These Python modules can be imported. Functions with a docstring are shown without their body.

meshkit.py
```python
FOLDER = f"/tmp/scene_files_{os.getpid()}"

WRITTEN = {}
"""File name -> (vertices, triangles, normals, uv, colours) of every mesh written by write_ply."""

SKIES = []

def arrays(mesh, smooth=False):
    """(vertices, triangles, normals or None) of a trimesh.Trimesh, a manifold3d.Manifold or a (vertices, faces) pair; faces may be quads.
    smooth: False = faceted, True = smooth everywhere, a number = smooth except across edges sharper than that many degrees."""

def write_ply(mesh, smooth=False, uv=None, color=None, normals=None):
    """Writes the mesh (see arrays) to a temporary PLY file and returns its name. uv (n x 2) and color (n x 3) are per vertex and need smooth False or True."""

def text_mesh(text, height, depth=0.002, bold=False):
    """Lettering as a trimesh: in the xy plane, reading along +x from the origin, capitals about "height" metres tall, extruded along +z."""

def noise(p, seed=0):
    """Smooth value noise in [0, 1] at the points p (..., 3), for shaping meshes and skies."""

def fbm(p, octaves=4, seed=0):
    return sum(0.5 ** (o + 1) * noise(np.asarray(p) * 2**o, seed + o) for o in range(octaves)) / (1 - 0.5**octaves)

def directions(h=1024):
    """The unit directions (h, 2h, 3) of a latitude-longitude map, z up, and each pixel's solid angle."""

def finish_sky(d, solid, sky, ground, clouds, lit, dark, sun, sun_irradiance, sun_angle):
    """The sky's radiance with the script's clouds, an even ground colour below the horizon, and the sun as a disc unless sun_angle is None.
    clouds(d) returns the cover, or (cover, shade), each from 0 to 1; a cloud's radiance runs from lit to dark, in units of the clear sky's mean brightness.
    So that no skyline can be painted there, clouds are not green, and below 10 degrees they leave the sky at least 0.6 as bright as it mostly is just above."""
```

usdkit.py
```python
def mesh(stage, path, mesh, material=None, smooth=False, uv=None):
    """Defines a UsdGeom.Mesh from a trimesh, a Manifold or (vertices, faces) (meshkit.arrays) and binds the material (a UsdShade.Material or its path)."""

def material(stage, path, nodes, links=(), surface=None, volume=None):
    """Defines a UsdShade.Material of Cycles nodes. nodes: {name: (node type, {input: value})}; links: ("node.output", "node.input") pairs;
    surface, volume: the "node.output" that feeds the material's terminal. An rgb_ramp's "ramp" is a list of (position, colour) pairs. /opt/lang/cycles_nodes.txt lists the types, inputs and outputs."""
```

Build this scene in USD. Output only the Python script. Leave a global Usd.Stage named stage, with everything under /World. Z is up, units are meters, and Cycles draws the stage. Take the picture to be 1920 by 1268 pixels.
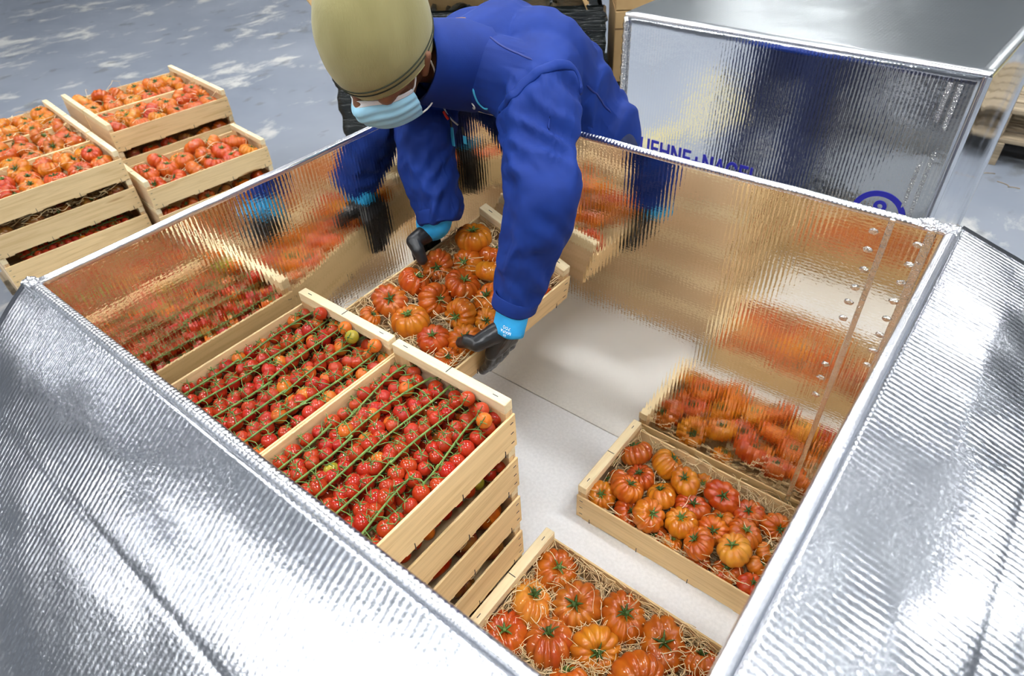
import math, random
import numpy as np
import trimesh
import manifold3d as m3
import meshkit
import usdkit
from scipy.spatial import cKDTree
from shapely.geometry import Point, Polygon, box as sbox
from shapely.ops import unary_union
from pxr import Usd, UsdGeom, Gf, Sdf

stage = Usd.Stage.CreateInMemory()
UsdGeom.SetStageUpAxis(stage, UsdGeom.Tokens.z)
UsdGeom.SetStageMetersPerUnit(stage, 1.0)
UsdGeom.Xform.Define(stage, '/World')
UsdGeom.Scope.Define(stage, '/World/Looks')
PI = math.pi

# ------------------------------------------------------------------ camera
CAM_POS = (1.15832, -0.18425, 1.45458)
CAM_R = np.array([[0.7836704, 0.61942072, -0.04667628], [0.37414485, -0.5306653, -0.76053269], [-0.49585919, 0.57854327, -0.64761976]])
cam = UsdGeom.Camera.Define(stage, '/World/camera')
M4 = np.eye(4)
M4[0, :3], M4[1, :3], M4[2, :3], M4[3, :3] = CAM_R[0], -CAM_R[1], -CAM_R[2], CAM_POS
cam.AddTransformOp().Set(Gf.Matrix4d(*M4.ravel().tolist()))
cam.CreateHorizontalApertureAttr(36.0)
cam.CreateVerticalApertureAttr(36.0 * 1268 / 1920)
cam.CreateFocalLengthAttr(36.0 * 1220.0 / 1920)
cam.CreateClippingRangeAttr(Gf.Vec2f(0.05, 200))
cam.CreateFStopAttr(5.6)
cam.CreateFocusDistanceAttr(1.3)
EXPOSURE = 0.78
cam.CreateExposureAttr(EXPOSURE)
LAMP_POWER = 40.0            # emission of the ceiling panels
GROUND = -0.17
CEIL = 4.3

# ------------------------------------------------------------------ helpers
_used = {}


def numbered(path):
    if path not in _used:
        _used[path] = 0
        return path
    _used[path] += 1
    return '%s_%03d' % (path, _used[path])


def mat4(loc=(0, 0, 0), rot=None, scale=(1, 1, 1)):
    """column-vector 4x4"""
    m = np.eye(4)
    r = np.eye(3) if rot is None else np.asarray(rot, float)
    m[:3, :3] = r @ np.diag(scale)
    m[:3, 3] = loc
    return m


def rz(a):
    return trimesh.transformations.rotation_matrix(a, [0, 0, 1])[:3, :3]


def rx(a):
    return trimesh.transformations.rotation_matrix(a, [1, 0, 0])[:3, :3]


def ry(a):
    return trimesh.transformations.rotation_matrix(a, [0, 1, 0])[:3, :3]


def gf(m):
    return Gf.Matrix4d(*np.asarray(m).T.ravel().tolist())


def tag(prim, label=None, cat=None, group=None, kind=None):
    prim = prim.GetPrim() if hasattr(prim, 'GetPrim') else prim
    for k, v in (('label', label), ('category', cat), ('group', group), ('kind', kind)):
        if v:
            prim.SetCustomDataByKey(k, v)
    return prim


def thing(name, label, cat, m=None, group=None):
    x = UsdGeom.Xform.Define(stage, numbered('/World/' + name))
    x.AddTransformOp().Set(gf(np.eye(4) if m is None else m))
    return tag(x, label, cat, group)


def dup(src, label=None, m=None, group=None, cat=None):
    was = src.GetCustomData()
    x = UsdGeom.Xform.Define(stage, numbered('/World/' + was.get('kindname', src.GetName().rstrip('0123456789').rstrip('_'))))
    p = x.GetPrim()
    p.GetReferences().AddInternalReference(src.GetPath())
    x.ClearXformOpOrder()
    x.MakeMatrixXform().Set(gf(np.eye(4) if m is None else m))
    tag(p, label or was['label'], cat or was['category'], group or was.get('group'))
    p.SetInstanceable(True)
    return p


def part(name, mesh, mat, parent=None, smooth=False, kind=None, label=None):
    base = '/World' if parent is None else str(parent.GetPath())
    m = usdkit.mesh(stage, numbered(base + '/' + name), mesh, mat, smooth)
    if kind or label:
        tag(m, label, None, None, kind)
    return m.GetPrim()


def single(name, mesh, mat, label, cat, smooth=False, kind=None, group=None):
    return tag(part(name, mesh, mat, None, smooth), label, cat, group, kind)


def box(lo, hi, c=0.0):
    """box between two corners with chamfer c; cheap"""
    lo, hi = np.minimum(lo, hi).astype(float), np.maximum(lo, hi).astype(float)
    if c <= 0:
        m = trimesh.creation.box(hi - lo)
        m.apply_translation((lo + hi) / 2)
        return m
    c = min(c, 0.45 * float((hi - lo).min()))
    pts = []
    for sx in (0, 1):
        for sy in (0, 1):
            for sz in (0, 1):
                p = np.where([sx, sy, sz], hi, lo)
                d = np.where([sx, sy, sz], -1.0, 1.0) * c
                for k in range(3):
                    q = p + d
                    q[k] = p[k]
                    pts.append(q)
    man = m3.Manifold.hull_points(np.array(pts))
    mm = man.to_mesh()
    return trimesh.Trimesh(mm.vert_properties[:, :3], mm.tri_verts, process=False)


def cat(ms):
    return trimesh.util.concatenate(ms)


def tube(pts, r, sides=6, cap=True):
    p = np.asarray(pts, float)
    n = len(p)
    r = np.broadcast_to(np.asarray(r, float), (n,))
    t = np.gradient(p, axis=0)
    t /= np.linalg.norm(t, axis=1, keepdims=True) + 1e-12
    up = np.array([0, 0, 1.0]) if abs(t[:, 2]).mean() < 0.8 else np.array([1.0, 0, 0])
    a = np.cross(t, up)
    a /= np.linalg.norm(a, axis=1, keepdims=True) + 1e-12
    b = np.cross(t, a)
    ang = np.arange(sides) * 2 * PI / sides
    v = (p[:, None] + r[:, None, None] * (np.cos(ang)[None, :, None] * a[:, None] + np.sin(ang)[None, :, None] * b[:, None])).reshape(-1, 3)
    i, j = np.meshgrid(np.arange(n - 1), np.arange(sides), indexing='ij')
    q = np.stack([i * sides + j, i * sides + (j + 1) % sides, (i + 1) * sides + (j + 1) % sides, (i + 1) * sides + j], -1).reshape(-1, 4)
    f = [q[:, [0, 2, 1]], q[:, [0, 3, 2]]]
    if cap:
        k = np.arange(1, sides - 1)
        f.append(np.stack([np.zeros_like(k), k, k + 1], 1))
        e = (n - 1) * sides
        f.append(np.stack([np.full_like(k, e), e + k + 1, e + k], 1))
    return trimesh.Trimesh(v, np.vstack(f), process=False)


def smoothpath(pts, n):
    from scipy.interpolate import CubicSpline
    p = np.asarray(pts, float)
    s = np.r_[0, np.cumsum(np.linalg.norm(np.diff(p, axis=0), axis=1))]
    return CubicSpline(s, p)(np.linspace(0, s[-1], n))


def grid(fn, nu, nv, closed=False):
    """surface fn(u,v)->(...,3), u,v in 0..1; closed wraps u"""
    u = np.linspace(0, 1, nu + 1)[: nu if closed else None]
    v = np.linspace(0, 1, nv + 1)
    U, V = np.meshgrid(u, v, indexing='ij')
    P = fn(U, V).reshape(-1, 3)
    nU = len(u)
    i, j = np.meshgrid(np.arange(nu if closed else nu), np.arange(nv), indexing='ij')
    i2 = (i + 1) % nU if closed else i + 1
    a, b, c, d = i * (nv + 1) + j, i2 * (nv + 1) + j, i2 * (nv + 1) + j + 1, i * (nv + 1) + j + 1
    F = np.concatenate([np.stack([a, b, c], -1).reshape(-1, 3), np.stack([a, c, d], -1).reshape(-1, 3)])
    return trimesh.Trimesh(P, F, process=False)


def solid_sheet(fn, nu, nv, t):
    """a sheet given thickness t along its normals, closed at its edges"""
    g = grid(fn, nu, nv)
    n = np.array(g.vertex_normals)
    V = np.vstack([g.vertices, g.vertices - n * t])
    N = len(g.vertices)
    F = [g.faces, g.faces[:, ::-1] + N]
    W = nv + 1
    rim = [k * W for k in range(nu + 1)] + [nu * W + k for k in range(1, W)] + [k * W + nv for k in range(nu - 1, -1, -1)] + [k for k in range(nv - 1, 0, -1)]
    rim = np.array(rim)
    r2 = np.roll(rim, -1)
    F += [np.stack([rim, rim + N, r2], 1), np.stack([r2, rim + N, r2 + N], 1)]
    return trimesh.Trimesh(V, np.vstack(F), process=False)


def T(mesh, m):
    k = mesh.copy()
    k.apply_transform(m)
    return k


def ball(p, r, seg=20):
    return m3.Manifold.sphere(float(r), seg).translate([float(x) for x in p])


def bones(chains, edge=0.011, it=8, seg=20):
    """chains: lists of (point, radius); hull neighbouring balls, join, refine, smooth"""
    parts = []
    for ch in chains:
        bs = [ball(p, r, seg) for p, r in ch]
        if len(bs) == 1:
            parts.append(bs[0])
        for a, b in zip(bs, bs[1:]):
            parts.append(m3.Manifold.batch_hull([a, b]))
    man = m3.Manifold.batch_boolean(parts, m3.OpType.Add)
    man = man.refine_to_length(edge)
    mm = man.to_mesh()
    t = trimesh.Trimesh(mm.vert_properties[:, :3], mm.tri_verts, process=False)
    t.merge_vertices()
    if it:
        trimesh.smoothing.filter_taubin(t, lamb=0.5, nu=0.52, iterations=it)
    return t


def material(name, nodes, links, surface='p.BSDF', **k):
    return usdkit.material(stage, '/World/Looks/' + name, nodes, links, surface=surface, **k)


def plain(name, col, rough=0.5, metal=0.0, **k):
    return material(name, {'p': ('principled_bsdf', {'base_color': col, 'roughness': rough, 'metallic': metal, **k})}, [])


def noisy(name, c1, c2, scale=8, rough=0.5, detail=4, lo=0.35, hi=0.65, bump=0.0, bscale=None, stretch=(1, 1, 1), metal=0.0, bdist=0.001, **k):
    n = {'tc': ('texture_coordinate', {}), 'map': ('mapping', {'scale': stretch}), 'n': ('noise_texture', {'scale': scale, 'detail': detail}),
         'r': ('rgb_ramp', {'ramp': [(lo, c1), (hi, c2)]}), 'p': ('principled_bsdf', {'roughness': rough, 'metallic': metal, **k})}
    l = [('tc.object', 'map.vector'), ('map.vector', 'n.vector'), ('n.fac', 'r.fac'), ('r.color', 'p.base_color')]
    if bump:
        n['bn'] = ('noise_texture', {'scale': bscale or scale * 4, 'detail': 3})
        n['b'] = ('bump', {'strength': bump, 'distance': bdist})
        l += [('map.vector', 'bn.vector'), ('bn.fac', 'b.height'), ('b.normal', 'p.normal')]
    return material(name, n, l)


# ------------------------------------------------------------------ materials
def foil(name, axis, base, rough, wave, wamp, crumple, camp, cross=0.0, sheetamp=0.0):
    """metallised bubble foil: flutes across `axis`, fine crumple, broad waviness"""
    n = {'tc': ('texture_coordinate', {}),
         'w': ('wave_texture', {'bands_direction': axis, 'scale': wave, 'distortion': 0.6, 'detail': 1.0, 'detail_scale': 0.6}),
         'n': ('noise_texture', {'scale': crumple, 'detail': 3.0, 'roughness': 0.6}),
         'n2': ('noise_texture', {'scale': 5.0, 'detail': 2.0}),
         'b1': ('bump', {'strength': 1.0, 'distance': wamp}),
         'b2': ('bump', {'strength': 1.0, 'distance': camp}),
         'b3': ('bump', {'strength': 1.0, 'distance': sheetamp or 0.0005}),
         'p': ('principled_bsdf', {'base_color': base, 'metallic': 1.0, 'roughness': rough})}
    l = [('tc.object', 'w.vector'), ('tc.object', 'n.vector'), ('tc.object', 'n2.vector'), ('n2.fac', 'b3.height'), ('b3.normal', 'b2.normal'),
         ('n.fac', 'b2.height'), ('b2.normal', 'b1.normal'), ('w.fac', 'b1.height')]
    last = 'b1.normal'
    if cross:
        n['w2'] = ('wave_texture', {'bands_direction': 'z', 'scale': wave * 1.4, 'distortion': 1.5, 'detail': 1.0, 'detail_scale': 1.0})
        n['b4'] = ('bump', {'strength': 1.0, 'distance': cross})
        l += [('tc.object', 'w2.vector'), ('w2.fac', 'b4.height'), ('b1.normal', 'b4.normal')]
        last = 'b4.normal'
    l.append((last, 'p.normal'))
    return material(name, n, l)


INNER = (0.965, 0.93, 0.865)
OUTER = (0.90, 0.91, 0.93)
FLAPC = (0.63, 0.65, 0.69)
foil_in_x = foil('foil_in_x', 'x', INNER, 0.06, 36, 0.00008, 110, 0.00016, cross=0.000012, sheetamp=0.0012)
foil_in_y = foil('foil_in_y', 'y', INNER, 0.06, 36, 0.00008, 110, 0.00016, cross=0.000012, sheetamp=0.0012)
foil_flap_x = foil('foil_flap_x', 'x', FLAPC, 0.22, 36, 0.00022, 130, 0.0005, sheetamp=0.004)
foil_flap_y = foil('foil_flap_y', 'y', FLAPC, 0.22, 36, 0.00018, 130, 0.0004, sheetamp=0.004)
foil_far = foil('foil_far', 'x', OUTER, 0.12, 30, 0.00014, 60, 0.0005, sheetamp=0.003)
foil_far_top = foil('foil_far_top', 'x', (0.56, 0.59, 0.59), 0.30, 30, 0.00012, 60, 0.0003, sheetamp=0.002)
foil_rim = foil('foil_rim', 'x', (0.95, 0.95, 0.97), 0.22, 40, 0.0006, 220, 0.0005)
foil_crumple = foil('foil_crumple', 'x', INNER, 0.12, 20, 0.0002, 140, 0.004)


foil_far_side = foil('foil_far_side', 'y', OUTER, 0.10, 30, 0.00008, 60, 0.0002, sheetamp=0.001)


def wood(name, stretch, c1, c2, knots=True):
    """pale sawn poplar: long grain and a few knots"""
    n = {'tc': ('texture_coordinate', {}), 'oi': ('object_info', {}), 'off': ('vector_math', {'math_type': 'scale', 'scale': 7.0}), 'add': ('vector_math', {'math_type': 'add'}),
         'map': ('mapping', {'scale': stretch}), 'cx': ('combine_xyz', {}),
         'n': ('noise_texture', {'scale': 1.0, 'detail': 5.0, 'roughness': 0.6, 'distortion': 0.6}),
         'r': ('rgb_ramp', {'ramp': [(0.25, c2), (0.5, c1), (0.78, tuple(min(1, x * 1.12) for x in c1))]}),
         'map2': ('mapping', {'scale': tuple(0.35 * s if s < 10 else 0.16 * s for s in stretch)}),
         'v': ('voronoi_texture', {'scale': 1.0}), 'kr': ('rgb_ramp', {'ramp': [(0.0, (0.22, 0.11, 0.04)), (0.05, (0.42, 0.25, 0.10)), (0.11, (1, 1, 1))]}),
         'mx': ('mix', {'mix_type': 'multiply', 'fac': 1.0 if knots else 0.0}),
         'hsv': ('hsv', {}), 'val': ('math', {'math_type': 'multiply_add', 'value2': 0.22, 'value3': 0.88}),
         'b': ('bump', {'strength': 0.4, 'distance': 0.0006}),
         'p': ('principled_bsdf', {'roughness': 0.62})}
    l = [('oi.random', 'cx.x'), ('oi.random', 'cx.y'), ('oi.random', 'cx.z'), ('cx.vector', 'off.vector1'), ('tc.object', 'add.vector1'), ('off.vector', 'add.vector2'),
         ('add.vector', 'map.vector'), ('map.vector', 'n.vector'), ('n.fac', 'r.fac'), ('add.vector', 'map2.vector'), ('map2.vector', 'v.vector'), ('v.distance', 'kr.fac'),
         ('r.color', 'mx.color1'), ('kr.color', 'mx.color2'), ('oi.random', 'val.value1'), ('val.value', 'hsv.value'), ('mx.color', 'hsv.color'), ('hsv.color', 'p.base_color'),
         ('n.fac', 'b.height'), ('b.normal', 'p.normal')]
    return material(name, n, l)


W1, W2 = (0.77, 0.56, 0.29), (0.62, 0.41, 0.18)
wood_x = wood('wood_x', (5, 90, 90), W1, W2)
wood_y = wood('wood_y', (90, 5, 90), W1, W2)
wood_z = wood('wood_z', (90, 90, 5), (0.66, 0.44, 0.22), (0.50, 0.30, 0.13), knots=False)
wood_rail = wood('wood_rail', (5, 90, 90), (0.84, 0.69, 0.43), (0.74, 0.56, 0.30), knots=False)
wood_thin = wood('wood_thin', (5, 70, 70), (0.70, 0.50, 0.30), (0.58, 0.38, 0.2), knots=False)
wood_old = noisy('wood_old', (0.22, 0.17, 0.11), (0.42, 0.33, 0.22), 6, 0.8, stretch=(1, 8, 8))
steel = plain('steel', (0.10, 0.10, 0.10), 0.4, 0.8)
straw_mat = noisy('straw_mat', (0.62, 0.43, 0.20), (0.80, 0.64, 0.38), 30, 0.7)
eps_mat = noisy('eps_mat', (0.83, 0.84, 0.86), (0.90, 0.91, 0.93), 120, 0.6, bump=0.3, bscale=260, bdist=0.0006)
green_stem = noisy('green_stem', (0.09, 0.17, 0.03), (0.16, 0.27, 0.06), 60, 0.55)
green_dark = noisy('green_dark', (0.035, 0.085, 0.012), (0.09, 0.16, 0.03), 60, 0.5)


def tomato_mat(name, body, alt, shoulder, amount, rough=0.2):
    n = {'tc': ('texture_coordinate', {}), 'n': ('noise_texture', {'scale': 34.0, 'detail': 2.0}), 'n2': ('noise_texture', {'scale': 16.0, 'detail': 1.0}),
         'sep': ('separate_xyz', {}), 'm': ('math', {'math_type': 'multiply_add', 'value2': 16.0 * amount, 'value3': -0.30 * amount}), 'm2': ('math', {'math_type': 'multiply', 'use_clamp': True}),
         'r': ('rgb_ramp', {'ramp': [(0.36, body), (0.66, alt)]}), 'r2': ('rgb_ramp', {'ramp': [(0.42, (0, 0, 0)), (0.62, (1, 1, 1))]}),
         'mx': ('mix', {'mix_type': 'mix', 'use_clamp': True}), 'mx2': ('mix', {'mix_type': 'mix'}), 'oi': ('object_info', {}),
         'hsv': ('hsv', {}), 'hm': ('math', {'math_type': 'multiply_add', 'value2': 0.020 if rough > 0.15 else 0.012, 'value3': 0.498 if rough > 0.15 else 0.500}),
         'p': ('principled_bsdf', {'roughness': rough, 'coat_weight': 0.35, 'coat_roughness': 0.05, 'specular_ior_level': 0.3, 'subsurface_weight': 0.04, 'subsurface_scale': 0.006, 'subsurface_radius': (1, 0.25, 0.08)})}
    l = [('tc.object', 'n.vector'), ('tc.object', 'n2.vector'), ('tc.object', 'sep.vector'), ('sep.z', 'm.value1'), ('n.fac', 'r.fac'), ('n2.fac', 'r2.fac'),
         ('m.value', 'm2.value1'), ('r2.color', 'm2.value2'), ('r.color', 'mx.color1'), ('m2.value', 'mx.fac'), ('oi.random', 'hm.value1'), ('hm.value', 'hsv.hue'),
         ('mx.color', 'hsv.color'), ('hsv.color', 'p.base_color')]
    n['mx'][1]['color2'] = shoulder
    return material(name, n, l)


BEEF = {'r': tomato_mat('beef_red', (0.44, 0.034, 0.006), (0.54, 0.085, 0.010), (0.52, 0.14, 0.012), 0.8),
        'o': tomato_mat('beef_orange', (0.52, 0.085, 0.008), (0.60, 0.165, 0.012), (0.55, 0.20, 0.012), 1.0),
        'y': tomato_mat('beef_amber', (0.60, 0.16, 0.02), (0.68, 0.27, 0.035), (0.62, 0.28, 0.025), 1.2),
        'g': tomato_mat('beef_green_shouldered', (0.43, 0.050, 0.010), (0.52, 0.12, 0.015), (0.30, 0.25, 0.025), 2.6),
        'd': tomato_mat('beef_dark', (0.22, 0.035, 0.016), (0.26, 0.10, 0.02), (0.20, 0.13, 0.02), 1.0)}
BEEF_WORD = {'r': 'red', 'o': 'orange-red', 'y': 'amber', 'g': 'green-shouldered', 'd': 'dark brown-red'}
CHERRY = {'r': tomato_mat('cherry_red', (0.40, 0.012, 0.008), (0.47, 0.024, 0.010), (0.52, 0.05, 0.012), 0.3, 0.12),
          'o': tomato_mat('cherry_orange', (0.56, 0.085, 0.012), (0.62, 0.15, 0.015), (0.62, 0.2, 0.02), 0.6, 0.12),
          'g': tomato_mat('cherry_green', (0.30, 0.24, 0.02), (0.40, 0.30, 0.03), (0.22, 0.26, 0.03), 0.6, 0.12)}

jacket_mat = noisy('jacket_fleece', (0.0045, 0.025, 0.18), (0.007, 0.036, 0.24), 9, 0.7, bump=0.25, bscale=420, bdist=0.0006, specular_ior_level=0.25)
jacket_edge = plain('jacket_edge', (0.009, 0.024, 0.19), 0.6)
trouser_mat = noisy('trouser_cloth', (0.010, 0.016, 0.060), (0.014, 0.024, 0.085), 20, 0.8, bump=0.2, bscale=300)
cyan_mat = plain('cyan_piping', (0.06, 0.50, 0.78), 0.45)
red_mat = plain('red_tab', (0.75, 0.03, 0.02), 0.5)
white_mat = plain('white_thread', (0.82, 0.82, 0.80), 0.6)
glove_black = noisy('glove_rubber', (0.012, 0.013, 0.014), (0.022, 0.022, 0.024), 30, 0.36, bump=0.3, bscale=90, bdist=0.0012)
glove_blue = noisy('glove_knit', (0.02, 0.36, 0.78), (0.03, 0.42, 0.84), 40, 0.75, bump=0.3, bscale=500, bdist=0.0005)
skin_mat = noisy('skin', (0.20, 0.082, 0.036), (0.27, 0.115, 0.055), 25, 0.45, subsurface_weight=0.1, subsurface_scale=0.008)
beanie_mat = noisy('beanie_knit', (0.31, 0.27, 0.105), (0.37, 0.325, 0.135), 14, 0.9, bump=0.4, bscale=300, bdist=0.0012, stretch=(1, 1, 0.3), sheen_weight=0.2)
stripe_mat = plain('beanie_stripe', (0.035, 0.04, 0.022), 0.9)
mask_blue = plain('mask_blue', (0.36, 0.68, 0.86), 0.7)
mask_white = plain('mask_white', (0.84, 0.85, 0.87), 0.7)
loop_mat = plain('ear_loop', (0.9, 0.88, 0.84), 0.6)
shoe_mat = plain('shoe_leather', (0.02, 0.02, 0.02), 0.5)
hair_mat = plain('brow_hair', (0.015, 0.01, 0.008), 0.8)
eye_mat = plain('eye', (0.6, 0.58, 0.55), 0.2)
logo_blue = plain('print_blue', (0.022, 0.022, 0.34), 0.45)
print_white = plain('print_white', (0.75, 0.86, 0.95), 0.6)
print_brown = plain('print_brown', (0.16, 0.09, 0.035), 0.8)
carton_mat = noisy('carton', (0.46, 0.29, 0.12), (0.52, 0.34, 0.15), 12, 0.75, bump=0.1, bscale=80)
film_mat = noisy('black_film', (0.006, 0.008, 0.008), (0.02, 0.024, 0.022), 10, 0.24, bump=0.8, bscale=26, bdist=0.012, stretch=(0.6, 0.6, 4))
strap_mat = plain('green_strap', (0.015, 0.12, 0.06), 0.4)
yellow_mat = plain('yellow_plastic', (0.80, 0.62, 0.04), 0.45)
yellow_paint = noisy('yellow_paint', (0.70, 0.52, 0.06), (0.80, 0.63, 0.10), 12, 0.5)
wall_mat = noisy('wall_paint', (0.42, 0.44, 0.47), (0.46, 0.48, 0.51), 2, 0.7)
ceil_mat = noisy('ceiling_paint', (0.50, 0.52, 0.54), (0.54, 0.56, 0.58), 2, 0.8)
lamp_body = plain('lamp_body', (0.75, 0.75, 0.75), 0.5)
lamp_glow = material('lamp_glow', {'e': ('emission', {'color': (0.965, 0.985, 1.0), 'strength': LAMP_POWER})}, [], surface='e.emission')

floor_mat = material('epoxy_floor', {
    'tc': ('texture_coordinate', {}), 'map': ('mapping', {'scale': (1.0, 1.0, 1.0)}), 'mapw': ('mapping', {'scale': (1.7, 1.1, 1.0), 'rotation': (0, 0, 0.5)}),
    'n': ('noise_texture', {'scale': 1.1, 'detail': 5.0}), 'r': ('rgb_ramp', {'ramp': [(0.3, (0.20, 0.225, 0.27)), (0.7, (0.28, 0.305, 0.35))]}),
    'n2': ('noise_texture', {'scale': 2.4, 'detail': 7.0, 'roughness': 0.62, 'distortion': 0.3}), 'r2': ('rgb_ramp', {'ramp': [(0.56, (0, 0, 0)), (0.68, (0.75, 0.75, 0.75))]}),
    'n3': ('noise_texture', {'scale': 3.5, 'detail': 4.0}), 'r3': ('rgb_ramp', {'ramp': [(0.64, (0, 0, 0)), (0.70, (0.6, 0.6, 0.6))]}),
    'mx': ('mix', {'mix_type': 'mix', 'color2': (0.66, 0.64, 0.58)}), 'mx2': ('mix', {'mix_type': 'mix', 'color2': (0.15, 0.155, 0.15)}),
    'b': ('bump', {'strength': 0.15, 'distance': 0.01}), 'p': ('principled_bsdf', {'roughness': 0.42})},
    [('tc.object', 'map.vector'), ('tc.object', 'mapw.vector'), ('map.vector', 'n.vector'), ('mapw.vector', 'n2.vector'), ('mapw.vector', 'n3.vector'), ('n.fac', 'r.fac'), ('n2.fac', 'r2.fac'), ('n3.fac', 'r3.fac'),
     ('r.color', 'mx.color1'), ('r2.color', 'mx.fac'), ('mx.color', 'mx2.color1'), ('r3.color', 'mx2.fac'), ('mx2.color', 'p.base_color'), ('n2.fac', 'b.height'), ('b.normal', 'p.normal')])

# ------------------------------------------------------------------ the hall
X0, X1, Y0, Y1 = -18.0, 9.0, -16.0, 20.0


def struct(name, mesh, mat):
    return tag(part(name, mesh, mat), kind='structure')


struct('floor', box((X0, Y0, GROUND - 0.1), (X1, Y1, GROUND)), floor_mat)
struct('ceiling', box((X0, Y0, CEIL), (X1, Y1, CEIL + 0.1)), ceil_mat)
struct('wall_left', box((X0 - 0.2, Y0, GROUND - 0.1), (X0, Y1, CEIL + 0.1)), wall_mat)
struct('wall_back', box((X0, Y1, GROUND - 0.1), (X1, Y1 + 0.2, CEIL + 0.1)), wall_mat)
struct('wall_right', box((X1, Y0, GROUND - 0.1), (X1 + 0.2, Y1, CEIL + 0.1)), wall_mat)
struct('wall_front', box((X0, Y0 - 0.2, GROUND - 0.1), (X1, Y0, CEIL + 0.1)), wall_mat)
lm = None
LAMPS = [(-1.0, -5.0), (-2.7, -6.5), (-4.3, -7.0), (-8.5, -9.0), (-9.8, -5.3), (-0.4, -2.2), (-3.2, -1.2), (1.8, -1.0), (-1.2, 1.2), (-4.2, 2.2), (2.2, 1.6),
         (0.4, 3.2), (-2.5, 4.8), (5.0, 4.4), (3.5, 7.1), (5.2, 0.5), (-6.8, 5.5), (-5.0, 15.5), (-1.5, 9.0), (2.0, 12.0), (-8.0, 10.0), (-12.0, -1.0), (-12.0, -11.0)]
for x, y in LAMPS:
    m = mat4((x, y, CEIL))
    if lm is None:
        lm = thing('ceiling_lamp', 'long white ceiling panel lamp of the hall', 'lamp', m, 'ceiling lamps of the hall')
        part('housing', box((-0.66, -0.17, -0.07), (0.66, 0.17, 0), 0.01), lamp_body, lm)
        part('diffuser', box((-0.62, -0.14, -0.075), (0.62, 0.14, -0.0705)), lamp_glow, lm)
    else:
        dup(lm, None, m)

# ------------------------------------------------------------------ foil-lined pallet box
BX, BY, BH, BT = 1.123, 0.945, 0.877, 0.014
FLAP_A, FLAP_B = math.radians(36), math.radians(17)


def sheet_flap(length, width, angle, seed, t=0.008):
    """flap hanging outward from a rim on the x axis towards -y, slightly bent and buckled"""
    def fn(u, v):
        s = v * length
        a = angle * (1 - 0.04 * np.cos(v * 5.0)) + 0.04 * np.sin(u * 4 + seed) * v
        q = np.stack([u * width, -s * np.cos(a), -s * np.sin(a)], -1)
        w = meshkit.fbm(np.stack([u * 4, v * 3, np.full_like(u, seed)], -1), 3, seed) - 0.5
        q[..., 2] += 0.016 * w * np.clip(v * 6, 0, 1)
        q[..., 2] -= 0.0009 * np.exp(-((v - 0.30 - 0.03 * u) / 0.010) ** 2)
        return q
    return solid_sheet(fn, 60, 130, t)


def pallet(name, label, cx, cy, angle, lx, ly, z0, h, group=None):
    t = thing(name, label, 'pallet', mat4((cx, cy, z0), rz(angle)), group)
    nb = 6
    for k in range(nb):
        y = -ly / 2 + (k + 0.5) * ly / nb
        part('deck_board', box((-lx / 2, y - ly / nb * 0.4, h - 0.02), (lx / 2, y + ly / nb * 0.4, h), 0.002), wood_old, t)
    for x in (-1, 0, 1):
        part('stringer', box((x * (lx / 2 - 0.05) - 0.05, -ly / 2, 0.02), (x * (lx / 2 - 0.05) + 0.05, ly / 2, h - 0.02), 0.002), wood_old, t)
        part('bottom_board', box((x * (lx / 2 - 0.05) - 0.05, -ly / 2, 0), (x * (lx / 2 - 0.05) + 0.05, ly / 2, 0.02), 0.002), wood_old, t)
    return t


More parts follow.
